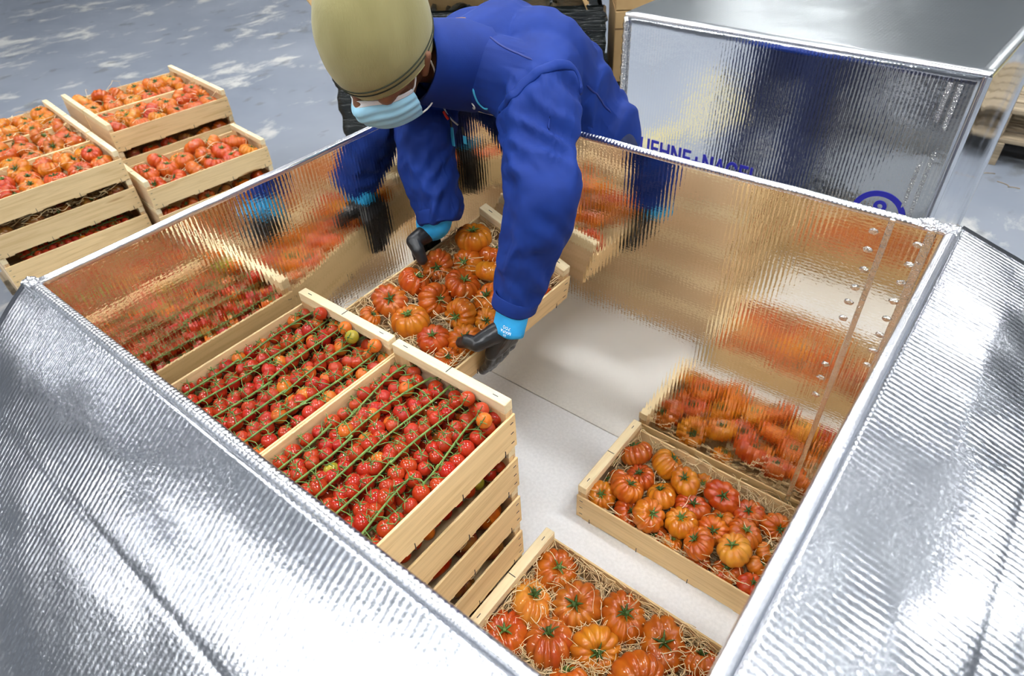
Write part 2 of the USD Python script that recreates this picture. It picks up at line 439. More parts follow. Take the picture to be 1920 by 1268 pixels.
def build_open_box():
    t = thing('pallet_box', 'open silver foil pallet box with two folded-out flaps, being filled with crates', 'box', mat4((BX / 2, BY / 2, -0.03)))
    o = np.array([BX / 2, BY / 2, -0.03])

    def P(name, m, mat, smooth=False, label=None):
        m = m.copy()
        m.apply_translation(-o)
        return part(name, m, mat, t, smooth, None, label)
    zb, zt = -0.03, BH - 0.004
    P('wall_panel', box((-BT, -BT, zb), (0, BY + BT, zt)), foil_in_y)
    P('wall_panel', box((0, BY, zb), (BX, BY + BT, zt)), foil_in_x)
    P('wall_panel', box((BX, -BT, zb), (BX + BT, BY + BT, zt)), foil_in_y)
    P('wall_panel', box((0, -BT, zb), (BX, 0, zt)), foil_in_x)
    P('base_panel', box((0, 0, zb), (BX, BY, -0.014)), foil_in_x)

    def rim(a, b, wob):
        a, b = np.array(a, float), np.array(b, float)
        n = 60
        s = np.linspace(0, 1, n)[:, None]
        p = a + (b - a) * s
        p[:, 2] += wob * (meshkit.noise(np.stack([s[:, 0] * 14, s[:, 0] * 0, s[:, 0] * 0], -1), 3) - 0.5)
        return tube(p, 0.0088, 8)
    zr = BH - 0.006
    P('rim_binding', rim((-BT / 2, -0.004, zr), (-BT / 2, BY + BT, zr), 0.002), foil_rim, True)
    P('rim_binding', rim((-BT, BY + BT / 2, zr), (BX + BT, BY + BT / 2, zr), 0.002), foil_rim, True)
    P('rim_binding', rim((-0.004, -BT / 2, zr), (BX + BT, -BT / 2, zr), 0.002), foil_rim, True)
    P('rim_binding', rim((BX + BT / 2, -BT, zr), (BX + BT / 2, BY + 0.004, zr), 0.002), foil_rim, True)
    f = sheet_flap(0.56, BX + 0.02, FLAP_A, 2)
    f.apply_translation((-0.006, -BT - 0.002, BH))
    P('flap', f, foil_flap_x, True)
    g = sheet_flap(0.56, BY + 0.02, FLAP_B, 5)
    g.apply_transform(mat4((BX + BT + 0.002, -0.006, BH), rz(PI / 2)))
    P('flap', g, foil_flap_y, True)
    # overlapped corner joint of the liner: two welded strips and its puckers
    for x, w in ((SEAM[0], 0.010), (SEAM[1], 0.014)):
        P('seam_strip', box((x - w / 2, BY - 0.004, 0.02), (x + w / 2, BY + 0.001, zt), 0.0015), foil_crumple)
    rng = np.random.default_rng(4)
    for x, y in ((BX + 0.004, BY + 0.006), (-0.010, -0.010), (BX - 0.028, BY + 0.008)):
        s = trimesh.creation.icosphere(3, 1.0)
        s.vertices *= 1 + 1.1 * (meshkit.fbm(s.vertices * 2.6 + rng.uniform(0, 50), 3, 2)[:, None] - 0.5)
        s.vertices *= (0.018, 0.014, 0.008)
        s.apply_translation((x, y, BH - 0.002))
        P('crumpled_corner', s, foil_rim, False)
    for x, z in PUCKERS:
        s = trimesh.creation.icosphere(2, 1.0)
        s.vertices *= 1 + 0.5 * (meshkit.noise(s.vertices * 2.3 + rng.uniform(0, 50), 2)[:, None] - 0.5)
        s.vertices *= (0.008, 0.0035, 0.006)
        s.apply_translation((x, BY, z))
        P('foil_pucker', s, foil_crumple, True)
    return t


SEAM = (1.044, 1.105)
PUCKERS = [(1.022, .841), (1.0235, .804), (1.0285, .764), (1.025, .723), (1.023, .689), (1.0235, .651), (1.022, .530), (1.022, .492), (1.0245, .444),
           (1.0925, .838), (1.0925, .798), (1.092, .760), (1.092, .720), (1.092, .681), (1.092, .642), (1.092, .602), (1.092, .565)]
pallet('pallet', 'worn wooden pallet carrying the open foil box', BX / 2, BY / 2, 0, 1.14, 0.96, GROUND, 0.14)
build_open_box()
single('insulation_sheet', box((0.001, 0.001, -0.0135), (BX - 0.001, BY - 0.001, 0.0), 0.001), eps_mat, 'white foam insulation sheet lining the bottom of the open foil box', 'foam sheet')

# ------------------------------------------------------------------ wooden crates
CW, CH = 0.30, 0.124
CL, CLP = 0.428, 0.545


def build_crate(L, label, m, group=None):
    """slatted crate; long axis y, base centre at the origin"""
    t = thing('wooden_crate', label, 'crate', m, group)
    hw, hl = CW / 2, L / 2
    for s in (-1, 1):
        part('side_slat', box((s * hw, -hl, 0.004), (s * (hw - 0.005), hl, 0.089), 0.0008), wood_y, t)
        part('top_rail', box((-hw + 0.0052, s * hl, CH - 0.024), (hw - 0.0052, s * (hl - 0.021), CH), 0.0012), wood_rail, t)
        part('end_board', box((-hw + 0.0052, s * (hl - 0.001), 0.006), (hw - 0.0052, s * (hl - 0.007), CH - 0.0245), 0.0008), wood_thin, t)
        for q in (-1, 1):
            part('corner_post', box((q * (hw - 0.0054), s * (hl - 0.0072), 0.004), (q * (hw - 0.05), s * (hl - 0.0205), CH - 0.0245), 0.001), wood_z, t)
        for k in (-1, 0, 1):
            part('bottom_board', box((k * (hw - 0.055) - 0.045, -hl + 0.008, 0.005), (k * (hw - 0.055) + 0.045, hl - 0.008, 0.0085)), wood_y, t) if s == 1 else None
    n = 4
    st = []
    for k in range(n):
        y = -hl + 0.035 + k * (L - 0.07) / (n - 1)
        part('bottom_batten', box((-hw + 0.001, y - 0.02, 0), (hw - 0.001, y + 0.02, 0.0045), 0.0006), wood_x, t)
        for s in (-1, 1):
            st.append(box((s * (hw - 0.001), y - 0.0008, -0.002), (s * (hw + 0.0009), y + 0.0008, 0.016)))
    for s in (-1, 1):
        for q in (-1, 1):
            for k in range(3):
                z = 0.02 + k * 0.026
                st.append(box((q * (hw - 0.001), s * (hl - 0.012) - 0.004, z), (q * (hw + 0.0007), s * (hl - 0.012) + 0.004, z + 0.0016)))
            st.append(box((q * (hw - 0.035) - 0.006, s * (hl - 0.010), CH - 0.001), (q * (hw - 0.035) + 0.006, s * (hl - 0.0115), CH + 0.0006)))
        st.append(box((-0.0009, s * (hl - 0.001), CH - 0.001), (0.0009, s * (hl - 0.018), CH + 0.0006)))
    part('staples', cat(st), steel, t, kind='stuff', label='dark wire staples')
    return t


S1 = (0.0275 + CW / 2, 0.4315 - CL / 2)
S2 = (0.3285 + CW / 2, 0.4300 - CL / 2)
LEVEL = ('bottom', 'second', 'third', 'fourth', 'top')
ordn = ('bottom', 'second from bottom', 'middle', 'second from top', 'top')
T_HELD = mat4((0.0, 0, 0))
_hr = trimesh.transformations.rotation_matrix
crate0 = None
crates = {}


def put_crate(key, label, m, group=None):
    global crate0
    if crate0 is None:
        crate0 = build_crate(CL, label, m, group)
        p = crate0
    else:
        p = dup(crate0, label, m, group)
    crates[key] = m
    return p


HELD_R = trimesh.transformations.rotation_matrix
from scipy.spatial.transform import Rotation as Rot
HR = Rot.from_rotvec((0.158, 0.242, -0.111)).as_matrix()
H0 = np.array([0.099, 0.524, 0.591])
# top far end of the held crate is 0.4 along its long axis from the fitted corner
T_HELD = mat4(H0 + HR @ np.array([CW / 2, 0.4 - 0.245, -CH]), HR, (1, 0.49 / CL, 1))
put_crate('held', 'tilted wooden crate of ribbed tomatoes held in the gloved hands', T_HELD)
for k in range(4, -1, -1):
    put_crate(('s2', k), 'wooden crate of the tall stack nearer the box middle, %s of its stack' % ordn[k], mat4((S2[0], S2[1], CH * k)), 'crate stacks inside the foil box')
for k in range(4, -1, -1):
    put_crate(('s1', k), 'wooden crate of the stack against the foil side wall, %s of its stack' % ordn[k], mat4((S1[0], S1[1], CH * k)), 'crate stacks inside the foil box')
put_crate('mid', 'single-layer wooden crate of ribbed tomatoes touching the long foil wall', mat4((0.6226 + 0.245, 0.794, 0), rz(PI / 2), (0.94, 0.49 / CL, 1)))
put_crate('bot', 'single-layer wooden crate of large ribbed tomatoes by the folded flaps at picture bottom', mat4((0.6300 + 0.245, 0.52 - CW / 2, 0), rz(PI / 2), (1, 0.49 / CL, 1)))

# crates on the pallet outside the box
PYAW = -0.109
PZ = 0.423 - 4 * CH
pdir = rz(PYAW)
R_O, L_O, R3_O = np.array([-2.521, 0.897, 0]), np.array([-2.583, 0.291, 0]), np.array([-1.841, 0.778, 0])
cratep = None


def put_pcrate(key, label, o, col, z):
    global cratep
    loc = o + pdir @ np.array([CW / 2 + col * 0.302, CLP / 2, 0])
    m = mat4((loc[0], loc[1], z), pdir)
    if cratep is None:
        cratep = build_crate(CLP, label, m, 'crates stacked on the pallet outside the box')
    else:
        dup(cratep, label, m, 'crates stacked on the pallet outside the box')
    crates[key] = m


for key, o, col, top, where in (('R1', R_O, 0, 3, 'far row, far end of the outside pallet'), ('R2', R_O, 1, 3, 'far row beside the lower crate on outside pallet'),
                                ('L1', L_O, 0, 3, 'near row, farthest column of the outside pallet'), ('L2', L_O, 1, 3, 'near row, middle column of the outside pallet'),
                                ('L3', L_O, 2, 3, 'near row, column closest to the foil box'), ('R3', R3_O, 0, 2, 'lower column by the foil box, outside pallet')):
    for k in range(top, max(-1, top - 4), -1):
        put_pcrate((key, k), '%s longer wooden crate in the %s' % ({top: 'topmost', top - 1: 'second highest', top - 2: 'third highest', top - 3: 'lowest'}[k], where), o, col, PZ + CH * k)
pc = (R_O + L_O) / 2 + pdir @ np.array([0.46, 0.545 / 2, 0])
pallet('pallet', 'worn wooden pallet under the crates outside the box', pc[0], pc[1], PYAW, 1.25, 1.2, GROUND, PZ - GROUND)

# ------------------------------------------------------------------ tomatoes
rng = np.random.default_rng(11)
R0 = 0.037


def beef_mesh(seed, lobes):
    r = np.random.default_rng(seed)
    amp = r.uniform(0.86, 1.1, lobes)
    phs = np.sort((np.arange(lobes) + r.uniform(-0.22, 0.22, lobes)) / lobes)
    ex, tilt = (1.03, 1.18, 1.10)[seed // 31 % 3] + r.uniform(-0.03, 0.03), r.uniform(-0.12, 0.12)

    def fn(u, v):
        th, ph = u * 2 * PI, v * PI
        k = (u[..., None] - phs) % 1.0
        nxt = np.roll(phs, -1).copy()
        nxt[-1] += 1
        w = nxt - phs
        idx = np.argmin(np.where(k < w, k, 9), -1)
        t = np.take_along_axis(k, idx[..., None], -1)[..., 0] / w[idx]
        lobe = np.sin(PI * np.clip(t, 0, 1)) ** 0.55
        a = amp[idx] * lobe + (1 - lobe) * 0.97
        side = np.sin(ph)
        wt = np.clip(1.15 - 0.75 * v, 0.1, 1.0) ** 1.3
        rib = 1 - 0.20 * wt * (1 - lobe) + 0.10 * (a - 1) * wt
        rad = np.abs(side) ** 0.80 * rib
        z = 0.70 * np.sign(np.cos(ph)) * np.abs(np.cos(ph)) ** 0.9 - 0.30 * np.exp(-(side / 0.30) ** 2) * (v < 0.5) + 0.06 * np.exp(-(side / 0.3) ** 2) * (v > 0.5)
        z += -0.07 * wt * (1 - lobe) * (v < 0.5)
        x, y = rad * np.cos(th) * ex, rad * np.sin(th) / ex ** 0.5
        return np.stack([x, y, z + tilt * x], -1) * R0
    m = grid(fn, lobes * 6, 22, closed=True)
    return m


def calyx_beef(seed):
    r = np.random.default_rng(seed)
    ms = []
    n = int(r.integers(5, 8))
    for k in range(n):
        a = 2 * PI * (k + r.uniform(-0.2, 0.2)) / n
        L = R0 * r.uniform(0.24, 0.46)
        s = np.linspace(0, 1, 6)
        rad = 0.06 * R0 + s * L
        zz = R0 * 0.42 + R0 * (0.02 + 0.16 * np.sin(s * 2.2) * r.uniform(0.4, 1.2))
        c, d = math.cos(a), math.sin(a)
        w = R0 * 0.055 * (1 - s ** 1.5) + 0.0002
        mid = np.stack([rad * c, rad * d, zz], -1)
        side = np.array([-d, c, 0])
        ms.append(tube(mid, w, 4))
    p = smoothpath([(0, 0, R0 * 0.36), (0.02 * R0, 0, R0 * 0.5), (R0 * 0.08, R0 * 0.05, R0 * 0.66)], 5)
    ms.append(tube(p, np.array([0.11, 0.075, 0.07, 0.08, 0.09]) * R0, 6))
    return cat(ms)


beef_first = {}


def beef(cls, shape, label, m, group):
    key = (cls, shape)
    if key not in beef_first:
        t = thing('ribbed_tomato', label, 'tomato', m, group)
        part('flesh', beef_mesh(31 * shape + ord(cls[0]), (11, 9, 13)[shape]), BEEF[cls], t, True)
        part('stem', calyx_beef(7 * shape + ord(cls[0])), green_dark if shape else green_stem, t, True, label='green star-shaped stem')
        beef_first[key] = t.GetPrim() if hasattr(t, 'GetPrim') else t
        return t
    return dup(beef_first[key], label, m, group)


def pose(key):
    m = crates[key].copy()
    m[:3, :3] /= np.linalg.norm(m[:3, :3], axis=0)
    return m


ORD = ('first', 'second', 'third', 'fourth', 'fifth', 'sixth', 'seventh', 'eighth', 'ninth', 'tenth')


def beef_list(key, items, crate_words, end_words, side_words, per_row, side_sign=1, tilt=0.5):
    items = [list(i) for i in items]
    items.sort(key=lambda q: -q[1])
    rows = [items[i:i + per_row] for i in range(0, len(items), per_row)]
    P = pose(key)
    for ri, row in enumerate(rows):
        row.sort(key=lambda q: side_sign * q[0])
        for ci, (x, y, z, r, c) in enumerate(row):
            a, tl, td = rng.uniform(0, 2 * PI), abs(rng.normal(0, tilt)), rng.uniform(0, 2 * PI)
            tl = min(tl, 1.1)
            axis = (math.cos(td), math.sin(td), 0)
            rot = Rot.from_rotvec(np.array(axis) * tl).as_matrix() @ rz(a)
            s = 1.09 * r / R0
            m = P @ mat4((x, y, z), rot, (s, s, s * rng.uniform(0.95, 1.08)))
            lab = '%s ribbed tomato, %s, %s row from %s, %s from %s' % (BEEF_WORD[c], crate_words, ORD[ri], end_words, ORD[ci], side_words)
            beef(c, int(rng.integers(0, 3)), lab, m, 'ribbed tomatoes in ' + crate_words)


HELD_TOMATOES = [
    (-0.1006, 0.1586, 0.0936, 0.0414, 'o'), (-0.068, 0.1023, 0.0602, 0.0404, 'o'), (-0.1041, 0.041, 0.0799, 0.0365, 'g'), (-0.1047, -0.033, 0.078, 0.0373, 'r'),
    (-0.018, 0.0449, 0.0787, 0.0408, 'r'), (-0.0334, 0.1676, 0.0742, 0.0324, 'r'), (0.0033, 0.1153, 0.0864, 0.0348, 'o'), (-0.0301, -0.034, 0.077, 0.0399, 'r'),
    (0.0572, 0.0663, 0.0778, 0.0385, 'o'), (-0.1026, -0.1109, 0.078, 0.0394, 'g'), (-0.0237, -0.1146, 0.0781, 0.0419, 'o'), (0.0431, -0.0189, 0.0786, 0.0376, 'o'),
    (0.1009, 0.0133, 0.0779, 0.03, 'o'), (0.0509, -0.1091, 0.078, 0.0354, 'r'), (0.1039, -0.0605, 0.0779, 0.0381, 'o'), (0.1096, -0.1234, 0.078, 0.0261, 'r'),
    (-0.0978, -0.1732, 0.078, 0.024, 'r'), (0.1105, 0.1685, 0.0795, 0.0315, 'r'), (0.0461, 0.165, 0.0724, 0.035, 'o'),
]
MID_TOMATOES = [
    (0.0636, 0.1914, 0.0867, 0.0406, 'g'), (-0.037, 0.1955, 0.0591, 0.0365, 'r'), (0.0033, 0.146, 0.0823, 0.0362, 'r'), (0.081, 0.1103, 0.0817, 0.0411, 'o'),
    (0.0176, 0.0855, 0.0574, 0.0357, 'o'), (0.0456, 0.0441, 0.1007, 0.0352, 'o'), (0.0936, 0.014, 0.06, 0.0274, 'o'), (0.0659, -0.0477, 0.092, 0.0379, 'r'),
    (-0.0617, 0.1484, 0.1046, 0.0366, 'o'), (-0.1001, 0.1961, 0.0804, 0.0339, 'o'), (-0.099, 0.1217, 0.0662, 0.035, 'r'), (-0.0255, 0.0721, 0.0951, 0.0345, 'o'),
    (-0.0958, 0.0684, 0.1015, 0.0382, 'o'), (0.004, 0.0007, 0.0719, 0.0378, 'r'), (-0.0634, -0.0021, 0.0946, 0.0376, 'o'), (0.0229, -0.0701, 0.058, 0.031, 'o'),
    (0.066, -0.1176, 0.0787, 0.0349, 'g'), (0.0681, -0.185, 0.08, 0.0333, 'r'), (-0.002, -0.1335, 0.0878, 0.037, 'r'), (-0.0352, -0.0709, 0.0883, 0.0346, 'o'),
    (-0.1029, 0.0464, 0.0554, 0.0311, 'r'), (-0.1104, -0.0045, 0.0674, 0.0236, 'o'), (-0.0985, -0.0625, 0.1077, 0.0355, 'r'), (-0.102, -0.0654, 0.06, 0.032, 'r'),
    (-0.068, -0.1335, 0.1107, 0.037, 'y'), (-0.1014, -0.14, 0.0679, 0.0326, 'g'), (-0.0053, -0.1878, 0.0678, 0.0248, 'o'), (-0.0543, -0.1876, 0.0752, 0.0257, 'o'),
    (-0.1075, -0.1947, 0.0818, 0.0265, 'r'),
]
BOT_TOMATOES = [
    (0.0939, 0.1839, 0.06, 0.0481, 'r'), (-0.0002, 0.1842, 0.06, 0.0478, 'y'), (0.0541, 0.0946, 0.06, 0.052, 'g'), (0.0926, 0.0024, 0.06, 0.0494, 'r'),
    (-0.094, 0.184, 0.06, 0.048, 'r'), (-0.0476, 0.0994, 0.06, 0.0506, 'g'), (-0.0025, 0.0136, 0.06, 0.0486, 'o'), (0.0936, -0.0938, 0.06, 0.0484, 'r'),
    (-0.0027, -0.0849, 0.06, 0.0522, 'r'), (-0.0902, 0.0196, 0.06, 0.041, 'o'), (0.1065, -0.1748, 0.06, 0.0355, 'r'), (-0.036, -0.1686, 0.06, 0.04, 'o'),
    (0.0372, -0.1921, 0.06, 0.0399, 'r'), (-0.0891, -0.0603, 0.06, 0.04, 'o'),
]
beef_list('held', HELD_TOMATOES, 'held crate', 'far end', 'left', 3, 1, 0.6)
beef_list('mid', MID_TOMATOES, 'wall-side crate', 'left end', 'wall', 4, -1, 0.65)
beef_list('bot', BOT_TOMATOES, 'bottom-edge crate', 'left end', 'top', 3, -1, 0.45)


def fill_beef(key, words, n_long, classes, length, z=0.066, seed=0, r=0.037, heap=0.02):
    q = np.random.default_rng(seed)
    P = pose(key)
    its = []
    for i in range(n_long):
        for j in range(3):
            x = (j - 1) * 0.088 + q.uniform(-0.007, 0.007)
            y = length / 2 - 0.062 - i * (length - 0.124) / (n_long - 1) + q.uniform(-0.006, 0.006)
            its.append((x, y, z + heap * q.random() * (j == 1 or q.random() < 0.3), r * q.uniform(0.98, 1.16), str(q.choice(list(classes)))))
    beef_list(key, its, words, 'far end', 'left', 3, 1, 0.6)


fill_beef(('R1', 3), 'farthest outside crate', 6, 'oory', CLP, seed=1)
fill_beef(('R2', 3), 'far outside crate', 6, 'roor', CLP, seed=2)
fill_beef(('R3', 2), 'low outside crate', 6, 'rrro', CLP, seed=3, heap=0.03)
fill_beef(('L1', 3), 'outermost left-edge crate', 6, 'ooyg', CLP, seed=4)
fill_beef(('L2', 3), 'middle left-edge crate', 6, 'rrog', CLP, seed=5)
fill_beef(('L3', 3), 'foil-side left-edge crate', 6, 'orro', CLP, seed=6, heap=0.03)


def glimpsed(key, words, classes, n, length, seed, x=0.100, r=0.040, z=0.066):
    """one row of fruit behind the gap of a lower crate"""
    q = np.random.default_rng(seed)
    P = pose(key)
    for k in range(n):
        y = -length / 2 + 0.065 + k * (length - 0.13) / (n - 1)
        s = r * q.uniform(0.95, 1.06) / R0
        m = P @ mat4((x, y, z), Rot.from_rotvec(q.normal(0, 0.6, 3)).as_matrix(), (s, s, s))
        beef(str(q.choice(list(classes))), int(q.integers(0, 3)), 'ribbed tomato behind slat gap of %s, %s from near end' % (words, ORD[k]), m, 'fruit glimpsed in ' + words)


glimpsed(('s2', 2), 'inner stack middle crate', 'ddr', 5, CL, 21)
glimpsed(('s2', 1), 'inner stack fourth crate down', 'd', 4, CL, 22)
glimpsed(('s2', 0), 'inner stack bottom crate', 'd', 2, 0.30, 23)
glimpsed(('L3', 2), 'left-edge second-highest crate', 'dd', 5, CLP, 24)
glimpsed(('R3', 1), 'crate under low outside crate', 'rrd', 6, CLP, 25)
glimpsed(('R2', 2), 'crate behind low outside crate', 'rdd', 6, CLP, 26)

cg = thing('courgette', 'dark green courgette behind the slat gap of the inner stack bottom crate', 'courgette', pose(('s2', 0)) @ mat4((0.102, -0.07, 0.085), rz(0.05)))
sg = np.linspace(0, 1, 16)
part('flesh', tube(np.c_[0.004 * np.sin(sg * 3), -0.10 + 0.2 * sg, 0 * sg], 0.021 * np.sin(PI * np.clip(sg * 0.86 + 0.07, 0, 1)) ** 0.35, 14), green_dark, cg, True)
part('stem', tube([(0, 0.092, 0), (0.002, 0.112, 0.002), (0.004, 0.122, 0.004)], [0.010, 0.007, 0.008], 8), green_stem, cg, True)

# cherry tomatoes on the vine
RC = 0.0145


def cherry_mesh(r, seed):
    q = np.random.default_rng(seed)
    e = q.uniform(0.94, 1.04)

    def fn(u, v):
        th, ph = u * 2 * PI, v * PI
        s = np.sin(ph)
        return np.stack([r * s * np.cos(th), r * s * np.sin(th), r * e * np.cos(ph) - 0.12 * r * np.exp(-(s / 0.25) ** 2) * (v < 0.5)], -1)
    return grid(fn, 18, 12, closed=True)


def cherry_calyx(r, seed, to):
    q = np.random.default_rng(seed)
    ms = []
    for k in range(5):
        a = 2 * PI * k / 5 + q.uniform(-0.25, 0.25)
        L = r * q.uniform(0.75, 1.1)
        s = np.linspace(0, 1, 5)
        lift = q.uniform(0.0, 0.5)
        p = np.stack([np.cos(a) * s * L, np.sin(a) * s * L, r * (0.93 + lift * s ** 2 - 0.25 * s * (1 - lift))], -1)
        ms.append(tube(p, 0.0011 * (1 - s ** 2) + 0.00025, 3, cap=False))
    ms.append(tube(smoothpath([(0, 0, r * 0.88), (0, 0, r * 1.25), to], 5), 0.0010, 4, cap=False))
    return cat(ms)


def build_truss(label, m, group, seed, colours):
    q = np.random.default_rng(seed)
    t = thing('tomato_truss', label, 'cherry tomatoes', m, group)
    L = 0.20
    n = 14
    w = q.uniform(-0.006, 0.006, 3)
    stem = smoothpath([(w[0], -L / 2 - 0.008, 0.001), (w[1], -L / 6, 0.003), (w[2], L / 6, 0.003), (0, L / 2, 0.001)], 16)
    part('main_stem', tube(stem, np.linspace(0.0017, 0.0026, 16), 6), green_stem, t, True)
    for k in range(n):
        s = 1 if k % 2 else -1
        y = -L / 2 + 0.008 + (k // 2) * (L / (n / 2)) + (0.012 if s > 0 else 0)
        r = RC * q.uniform(0.90, 1.10)
        c = np.array([s * (0.0205 + q.uniform(-0.003, 0.002)), y + q.uniform(-0.002, 0.002), -0.011 + q.uniform(-0.006, 0.005)])
        tilt = Rot.from_euler('xyz', [q.normal(0, 0.35), -s * q.uniform(0.0, 0.7), q.uniform(0, 6)]).as_matrix()
        mm = mat4(c, tilt)
        body = T(cherry_mesh(r, seed * 50 + k), mm)
        i = int(np.argmin(np.abs(stem[:, 1] - (y - 0.008))))
        to = np.linalg.inv(mm) @ np.r_[stem[i], 1]
        cal = T(cherry_calyx(r, seed * 50 + k, to[:3]), mm)
        b = part('tomato', body, CHERRY[colours[k % len(colours)]], t, True)
        part('sepals', cal, green_stem, b, True)
    return t


truss_first = []
COL = ['rrrrrrrrrrrrrr', 'rrrrrrrrrrrrrr', 'rrrrrrrrrgrrrr', 'oorroorrrrorrr', 'rrrrrrrrrrrrro', 'rrrrrrrrrrrrrr']


def truss(label, m, group, k=None):
    if len(truss_first) < 6:
        i = len(truss_first)
        t = build_truss(label, m, group, 40 + i, COL[i])
        truss_first.append(stage.GetPrimAtPath(t.GetPath()))
        return
    dup(truss_first[int(rng.integers(0, 6)) if k is None else k], label, m, group)


def truss_layer(key, words, seed, z=0.1, cols=5, segs=2):
    q = np.random.default_rng(seed)
    P = pose(key)
    for i in range(cols):
        for j in range(segs):
            x = -0.106 + i * 0.212 / (cols - 1)
            y = (j - 0.5) * 0.198 + q.uniform(-0.004, 0.004)
            hump = 0.010 * (1 - (x / 0.13) ** 2)
            rot = rz(q.uniform(-0.07, 0.07) + PI * (q.random() < 0.5)) @ rx(q.uniform(-0.04, 0.04))
            lab = 'cherry tomato truss in %s, %s stem row from left, %s half' % (words, ORD[i], ('near', 'far')[j])
            k = None
            if words.startswith('wall') and i > 2 and j == 1:
                k = 3
            truss(lab, P @ mat4((x, y, z + hump + q.uniform(-0.003, 0.003)), rot), 'cherry tomato trusses in ' + words, k)


truss_layer(('s2', 4), 'inner stack top crate', 61, 0.078)
truss_layer(('s1', 4), 'wall-side stack top crate', 62, 0.078)


def under_layer(key, words, seed, z, side=None):
    q = np.random.default_rng(seed)
    P = pose(key)
    for i in range(5):
        for j in range(2):
            x = -0.094 + i * 0.047
            if side and x < 0.04:
                continue
            truss('cherry tomato truss low in %s, %s from left, %s half' % (words, ORD[i], ('near', 'far')[j]), P @ mat4((x, (j - 0.5) * 0.198, z + q.uniform(-0.002, 0.002)), rz(q.uniform(-0.1, 0.1) + PI * (i % 2))), 'lower cherry trusses of ' + words)


under_layer(('s2', 4), 'inner stack top crate', 63, 0.050)
under_layer(('s1', 4), 'wall-side stack top crate', 64, 0.050)
under_layer(('s2', 3), 'inner stack crate second from top', 65, 0.085, True)
under_layer(('L3', 1), 'third left-edge crate', 66, 0.085, True)

loose_first = None
LOOSE = [('s2', 0.068, 0.178, 0.108, 'r', 'plain red cherry tomato loose by the inner crate end board'), ('s2', 0.103, 0.176, 0.102, 'r', 'plain red cherry tomato beside the amber one, inner top crate'),
         ('s2', 0.125, 0.158, 0.104, 'o', 'amber cherry tomato in the inner top crate corner'), ('s1', -0.055, 0.180, 0.112, 'r', 'deep red cherry tomato topmost by the wall-side crate end'),
         ('s1', 0.025, 0.180, 0.110, 'o', 'orange cherry tomato leaning on the wall-side crate end'), ('s1', 0.055, 0.172, 0.106, 'g', 'green cherry tomato near the wall-side crate end'),
         ('s1', 0.115, 0.180, 0.106, 'o', 'orange cherry tomato in the wall-side crate corner')]
for kk, x, y, z, c, lab in LOOSE:
    t = thing('cherry_tomato', lab, 'cherry tomato', pose((kk, 4)) @ mat4((x, y, z), Rot.from_rotvec((0.9, 0.3, 0)).as_matrix()))
    b = part('flesh', cherry_mesh(0.0148, 5), CHERRY[c], t, True)
    part('sepals', cherry_calyx(0.0148, 9, (0.004, 0.002, 0.024)), green_stem, b, True)


# ------------------------------------------------------------------ wood wool
def straw_mesh(n, lx, ly, z, seed, spread=0.012, hole=0.0):
    q = np.random.default_rng(seed)
    ms = []
    for k in range(n):
        L = q.uniform(0.05, 0.14)
        m = 12
        a = q.uniform(0, 2 * PI)
        curl = q.normal(0, 22)
        c = np.array([q.uniform(-lx, lx), q.uniform(-ly, ly)])
        if hole and abs(c[0]) < lx * hole and abs(c[1]) < ly * hole:
            c = c * 1.0
        s = np.linspace(0, L, m)
        ang = a + curl * s + 0.9 * np.sin(s * q.uniform(20, 60) + q.uniform(0, 6))
        xy = c + np.cumsum(np.stack([np.cos(ang), np.sin(ang)], -1) * L / m, 0)
        xy[:, 0] = np.clip(xy[:, 0], -lx, lx)
        xy[:, 1] = np.clip(xy[:, 1], -ly, ly)
        edge = np.maximum(np.abs(xy[:, 0]) / lx, np.abs(xy[:, 1]) / ly)
        zz = z + 0.022 * edge ** 5 + q.normal(0, spread) + 0.008 * np.sin(s * q.uniform(20, 70) + q.uniform(0, 6))
        ms.append(tube(np.c_[xy, np.clip(zz, 0.012, None)], q.uniform(0.0006, 0.0012), 3, cap=False))
    return cat(ms)


def straw(key, label, n, length, z, seed, width=CW, spread=0.012):
    m = straw_mesh(n, width / 2 - 0.012, length / 2 - 0.026, z, seed, spread)
    m.apply_transform(pose(key))
    single('wood_wool', m, straw_mat, label, 'wood wool', kind='stuff')


straw('held', 'curly wood wool bedding under the tomatoes of the held crate', 1100, 0.49, 0.060, 71, spread=0.014)
straw('mid', 'curly wood wool bedding in the crate touching the long foil wall', 700, 0.49, 0.056, 72, CW * 0.94, spread=0.018)
straw('bot', 'curly wood wool bedding in the crate at the bottom picture edge', 1700, 0.49, 0.056, 73, spread=0.013)
straw(('s2', 2), 'wood wool in the gap of the middle crate, inner stack', 120, CL, 0.085, 74)
straw(('s2', 1), 'wood wool poking from the fourth crate down, inner stack', 240, CL, 0.085, 75)
straw(('s2', 0), 'wood wool in the bottom crate of the inner stack', 160, CL, 0.085, 76)
for k, key in enumerate((('R1', 3), ('R2', 3), ('R3', 2), ('L1', 3), ('L2', 3), ('L3', 3))):
    straw(key, 'wood wool among tomatoes of %s' % ('the farthest outside crate', 'the far outside crate next to it', 'the low outside crate', 'the outer left-edge crate', 'the middle left-edge crate', 'the foil-side left-edge crate')[k], 90, CLP, 0.070, 80 + k, spread=0.02)
straw(('L3', 2), 'wood wool bulging through the second-highest left-edge crate gap', 260, CLP, 0.088, 88)

